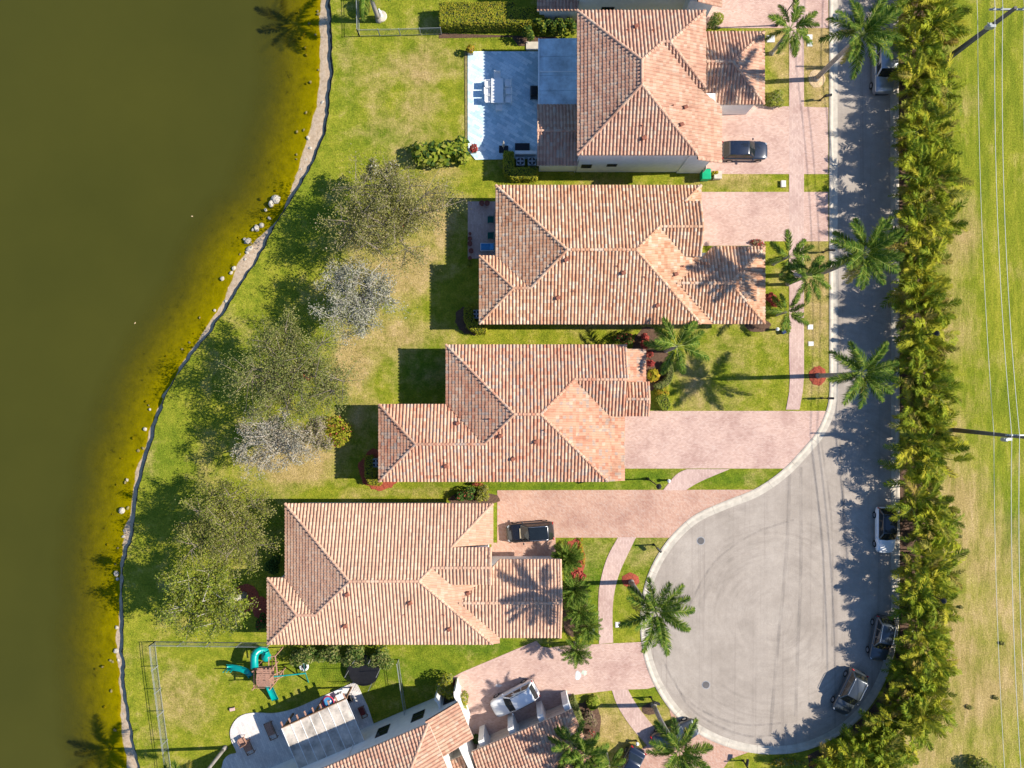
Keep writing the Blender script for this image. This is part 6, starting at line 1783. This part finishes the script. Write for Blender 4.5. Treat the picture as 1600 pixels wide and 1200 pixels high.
MB().tube([(.07, .07, .6), (.12, .12, 1.0), (.24, .24, 2.0)], [.05, .12, .03], 7).build("canopy", M['black'], r)
x, y = XY(363, 1142)
x, y = XY(573, 1141)
r = thing("grill", "white-topped barbecue counter against the wall of the askew house", "counter", (x, y, .10), R(23))
MB().box((0, 0, .43), (1.5, .6, .86)).build("cabinet", M['galv'], r, False, .02)
MB().box((0, 0, .89), (1.56, .66, .05)).build("worktop", M['white'], r)
x, y = XY(364, 1107)
r = thing("toy_wagon", "small pale pink toy left on the lawn beside the curved patio", "toy", (x, y, .0), R(10))
MB().box((0, 0, .18), (.5, .3, .14)).build("tray", simple("pale_pink_plastic", (0.6, .4, .36)), r, False, .03)
MB().bar((.25, 0, .18), (.6, .05, .35), .03).build("handle", M['cedar'], r)
for sx in (-1, 1):
    for sy in (-1, 1): MB().lathe((sx * .17, sy * .16, .08), [(.08, -.02), (.08, .02)], 10, 0, Matrix.Rotation(R(90), 4, 'X')).build("wheel", M['black'], r)
# chalk marks on the drive
for i, (cx, cy, rx, ry, lb) in enumerate(((903, 1056, 5, 8, "pale blue chalk patch on the pink drive"), (913, 1051, 5, 5, "pale green chalk patch on the pink drive"), (779, 1071, 6, 3, "faint white chalk patch above the white SUV"))):
    rr2 = random.Random(i)
    pl = [(cx + rx * math.cos(t * .52) * rr2.uniform(.6, 1.1), cy + ry * math.sin(t * .52) * rr2.uniform(.6, 1.1)) for t in range(12)]
    o = sheet("chalk_mark", pl, simple("chalk_%s" % ("blue", "green", "white")[i], ((.62, .66, .68), (.56, .62, .50), (.66, .60, .57))[i], .2, 5), .038, .02)

# ------------------------------------------------------------------ play set
x, y = XY(415, 1063)
ps = thing("playset", "wooden climbing tower with teal slides and swing arm", "playset", (x, y, 0))
def L_(px, py, z=0.0): 
    p = P(px, py, z); return Vector((p.x - x, p.y - y, p.z))
deck_z = 1.35
c0 = L_(414, 1056, deck_z)
for i in range(8):
    MB().box((c0.x - .72 + i * .205, c0.y, deck_z), (.185, 1.7, .05)).build("deck_plank", M['cedar'], ps)
cs = [(-.8, -.85), (.8, -.85), (.8, .85), (-.8, .85)]
for dx, dy in cs:
    MB().bb(c0.x + dx - .05, c0.y + dy - .05, -.05, c0.x + dx + .05, c0.y + dy + .05, 2.5).build("post", M['cedar'], ps)
for (a, b) in ((0, 1), (1, 2), (2, 3), (3, 0)):
    p = Vector((c0.x + cs[a][0], c0.y + cs[a][1], 0)); q = Vector((c0.x + cs[b][0], c0.y + cs[b][1], 0))
    for zz in (2.05, deck_z - .1):
        MB().bar(p + Vector((0, 0, zz)), q + Vector((0, 0, zz)), .05, .12).build("rail", M['cedar'], ps)
# small slatted roof
rc = L_(411, 1062, 2.9)
for sy in (-1, 1):
    for i in range(5):
        yy = sy * (.10 + i * .16)
        MB().box((rc.x, rc.y + yy, 3.05 - abs(yy) * .65), (1.25, .15, .03), 0, 0, Matrix.Rotation(-sy * R(33), 4, 'X')).build("roof_plank", M['cedar'], ps)
for sx in (-1, 1): MB().bb(rc.x + sx * .55 - .04, rc.y - .04, 1.4, rc.x + sx * .55 + .04, rc.y + .04, 3.0).build("roof_post", M['cedar'], ps)
# ladder and climbing frame
for i in range(6):
    MB().bar((c0.x + .85 + i * .10, c0.y - .5, 1.3 - i * .24), (c0.x + .85 + i * .10, c0.y + .1, 1.3 - i * .24), .05).build("rung", M['cedar'], ps)
for dy in (-.5, .1): MB().bar((c0.x + .8, c0.y + dy, 1.4), (c0.x + 1.45, c0.y + dy, 0), .06, .08).build("ladder_side", M['cedar'], ps)
for i in range(4):
    MB().bar((c0.x + .95, c0.y + .9 + i * .05, 2.2), (c0.x + 1.0, c0.y + .9 + i * .5, 2.2), .05).build("brace", M['wood'], ps)
fr = [L_(430, 1025, 2.3), L_(434, 1058, 2.3)]
MB().bar(fr[0], fr[1], .09, .09).build("monkey_bar", M['cedar'], ps)
for q in fr: MB().bb(q.x - .05, q.y - .05, -.05, q.x + .05, q.y + .05, 2.35).build("post", M['cedar'], ps)
MB().bar(fr[0], L_(420, 1027, 2.3), .07).bar(L_(420, 1027, 2.3), L_(420, 1040, 2.2), .07).build("rail", M['cedar'], ps)
# tube slide: up from the tower, round the corner and down
tp = smooth_path([(398, 1044, ), (398, 1024), (406, 1016), (414, 1018), (416, 1026)], 4)
nz = len(tp)
pts = [L_(px, py, 2.0 - 1.55 * (i / (nz - 1))) for i, (px, py) in enumerate(tp)]
MB().tube(pts, .36, 12, cap=False).build("tube_slide", M['teal'], ps, True)
for i in (4, 8, 12):
    d = (pts[i + 1] - pts[i - 1]).normalized()
    MB().tube([pts[i] - d * .04, pts[i] + d * .04], .39, 12).build("tube_collar", M['teal'], ps, True)
MB().ball(pts[-1] + Vector((0, -.02, .0)), (.48, .48, .42), 12, 8).build("tube_end", M['teal'], ps, True)
def slide(path, zs, w=.5):
    q = [L_(px, py, z) for (px, py), z in zip(path, zs)]
    vs = []; fs = []
    for i, p in enumerate(q):
        d = (q[min(i + 1, len(q) - 1)] - q[max(i - 1, 0)]); n = Vector((-d.y, d.x, 0)).normalized() * w / 2
        vs += [p - n * 1.1 + Vector((0, 0, .17)), p - n * .9, p, p + n * .9, p + n * 1.1 + Vector((0, 0, .17)), p + n * 1.12 + Vector((0, 0, .10)), p + Vector((0, 0, -.05)), p - n * 1.12 + Vector((0, 0, .10))]
    for i in range(len(q) - 1):
        for k in range(8): fs.append((i * 8 + k, (i + 1) * 8 + k, (i + 1) * 8 + (k + 1) % 8, i * 8 + (k + 1) % 8))
    fs.append(tuple(range(8))); fs.append(tuple(reversed(range(len(q) * 8 - 8, len(q) * 8))))
    return MB().add(vs, fs).build("slide", M['teal'], ps, True)
sl = slide([(393, 1056), (386, 1048), (376, 1044), (364, 1042), (355, 1042)], [1.7, 1.6, 1.45, 1.2, 1.0])
slide([(419, 1068), (423, 1076), (427, 1085), (431, 1093)], [1.35, .95, .45, .2], .6)
for px in (355, 360, 366):
    p = L_(px, 1044, 0); MB().bb(p.x - .04, p.y - .04, -.05, p.x + .04, p.y + .04, 1.0).build("slide_leg", M['teal'], ps)
# swing beam with A-frame and tyre swing
b0 = L_(428, 1057, 2.35); b1 = L_(477, 1052, 2.35)
MB().bar(b0, b1, .10, .10).build("swing_beam", M['teal'], ps)
for q in (L_(474, 1034), L_(482, 1066)): MB().bar(b1, q, .09, .09).build("a_frame_leg", M['teal'], ps)
MB().bar(b1 + (L_(474, 1034) - b1) * .6, b1 + (L_(482, 1066) - b1) * .6, .05, .08).build("cross_brace", M['cedar'], ps)
ty = b0.lerp(b1, .78); ty.z = .55
MB().add(*(lambda R1, r1: ([(ty.x + (R1 + r1 * math.cos(b)) * math.cos(a), ty.y + (R1 + r1 * math.cos(b)) * math.sin(a), ty.z + r1 * math.sin(b)) for a in [i * math.pi / 8 for i in range(16)] for b in [j * math.pi / 3 for j in range(6)]],
         [(i * 6 + j, ((i + 1) % 16) * 6 + j, ((i + 1) % 16) * 6 + (j + 1) % 6, i * 6 + (j + 1) % 6) for i in range(16) for j in range(6)]))(.36, .12)).build("tyre_swing", M['white'], ps, True)
MB().lathe(ty - Vector((0, 0, .05)), [(.33, 0), (.33, .05)], 14).build("swing_seat", M['black'], ps)
for k in range(3): MB().bar(ty + Vector((.36 * math.cos(k * 2.1), .36 * math.sin(k * 2.1), .1)), Vector((ty.x, ty.y, 2.3)), .02).build("chain", M['black'], ps)
# trampoline with net
x, y = XY(571, 1043)
tr = thing("trampoline", "black round trampoline with a net behind the loose shrubs", "trampoline", (x, y, 0))
MB().lathe((0, 0, .70), [(1.25, 0), (1.27, .02), (0.05, .02)], 24).build("jumping_mat", M['black'], tr)
MB().lathe((0, 0, .70), [(1.29, -.02), (1.5, -.02), (1.5, .05), (1.29, .05)], 24).build("rim_pad", M['black'], tr)
for k in range(6):
    a = k * math.pi / 3; MB().tube([(1.48 * math.cos(a), 1.48 * math.sin(a), 0), (1.48 * math.cos(a), 1.48 * math.sin(a), 2.3)], .03, 6).build("net_post", M['grey_metal'], tr)
mb = MB()
for k in range(48):
    a = k * math.pi / 24; mb.bar((1.47 * math.cos(a), 1.47 * math.sin(a), .75), (1.47 * math.cos(a), 1.47 * math.sin(a), 2.25), .008)
for z in np.arange(.8, 2.3, .15):
    for k in range(24):
        a = k * math.pi / 12; b = a + math.pi / 12; mb.bar((1.47 * math.cos(a), 1.47 * math.sin(a), z), (1.47 * math.cos(b), 1.47 * math.sin(b), z), .008)
mb.build("safety_net", M['black'], tr)["kind"] = "stuff"

# ------------------------------------------------------------------ rocks of the shore
def rock(px, py, s, mat, z, label, group, seed):
    x, y = XY(px, py)
    rr = random.Random(seed)
    o = MB().ball((0, 0, 0), (s, s * rr.uniform(.65, 1.0), s * rr.uniform(.5, .75)), 9, 6, 0, 0.0)
    o.v = [(v[0] * (1 + .35 * mnoise.noise(Vector(v) * (1.6 / s) + Vector((seed, 0, 0)))), v[1] * (1 + .35 * mnoise.noise(Vector(v) * (1.6 / s) + Vector((0, seed, 0)))), v[2] * (1 + .3 * mnoise.noise(Vector(v) * (2 / s) + Vector((0, 0, seed))))) for v in o.v]
    ob = o.build("rock", mat, None)
    ob.location = (x, y, z); ob.rotation_euler = (0, 0, rr.uniform(0, 6))
    tag(ob, label, "rock", group)
rr = random.Random(5)
WR = [(421, 316, .40), (428, 309, .45), (412, 326, .2), (418, 339, .18), (398, 355, .34), (406, 350, .28), (392, 357, .18), (384, 375, .38), (379, 372, .18), (387, 387, .36), (383, 393, .22), (380, 404, .22), (362, 418, .26), (358, 425, .22),
      (344, 434, .22), (350, 470, .22), (332, 484, .16), (479, 213, .26), (483, 229, .24), (477, 247, .18), (502, 157, .26), (468, 262, .14), (222, 671, .2), (186, 799, .34), (177, 898, .3), (179, 907, .18), (191, 831, .2), (189, 840, .2), (178, 983, .2), (177, 1020, .3), (181, 1035, .2), (189, 1119, .16), (194, 751, .16), (230, 640, .14), (316, 533, .12)]
for i, (px, py, s) in enumerate(WR):
    rock(px, py, s, M['rock'], WZ + .02, {0: "large pale rock, lower one of the touching pair off the beach", 1: "largest pale rock, upper one of the touching pair off the beach", 4: "broad pale rock in the shallows beside the palest stretch of sand", 7: "pale rock at the sand's edge below the broad one", 23: "lone white rock in the water opposite the yellowish-olive tree", 24: "white rock in the water opposite the lopped tree", 29: "white rock in the water level with the end of the picket fence", 22: "lone pale rock in the water below the half-bare tree"}.get(i, "pale limestone rock breaking the water along the shore"), "pale rocks along the lake edge", i + 1)
for i in range(70):
    t = rr.randrange(30, len(edge) - 30)
    ex, ey = edge[t]
    if abs(ey) > 39: continue
    d = abs(rr.gauss(.9, .9)) + .1
    px = 800 + (ex - d) * 16; py = 600 - (ey + rr.uniform(-.3, .3)) * 16
    dep = float(np.interp(d, [0, 1.5, 3.5, 5.5], [0, .16, .42, .78]))
    rock(px, py, rr.uniform(.08, .22), M['rock_dark'], WZ - dep + .05, "algae-brown stone lying in the shallows", "brown stones in the shallows", 100 + i)
# floating scraps on the pond
for i, (px, py) in enumerate(((300, 338), (211, 505))):
    x, y = XY(px, py, WZ)
    o = MB().add([(-.14, -.05, 0), (.12, -.07, 0), (.16, .06, .01), (-.10, .08, .01), (0, 0, .05)], [(0, 1, 4), (1, 2, 4), (2, 3, 4), (3, 0, 4), (3, 2, 1, 0)]).build("floating_leaf", M['mulch_tan'], None)
    o.scale = (.7, .7, .7); o.location = (x, y, WZ + .01); o.rotation_euler = (0, 0, i)
    tag(o, ("tan leaf floating far out below the pond's middle", "pale leaf floating left of the wide green tree", "small leaf floating on the upper pond")[i], "leaf", "leaves afloat on the pond")
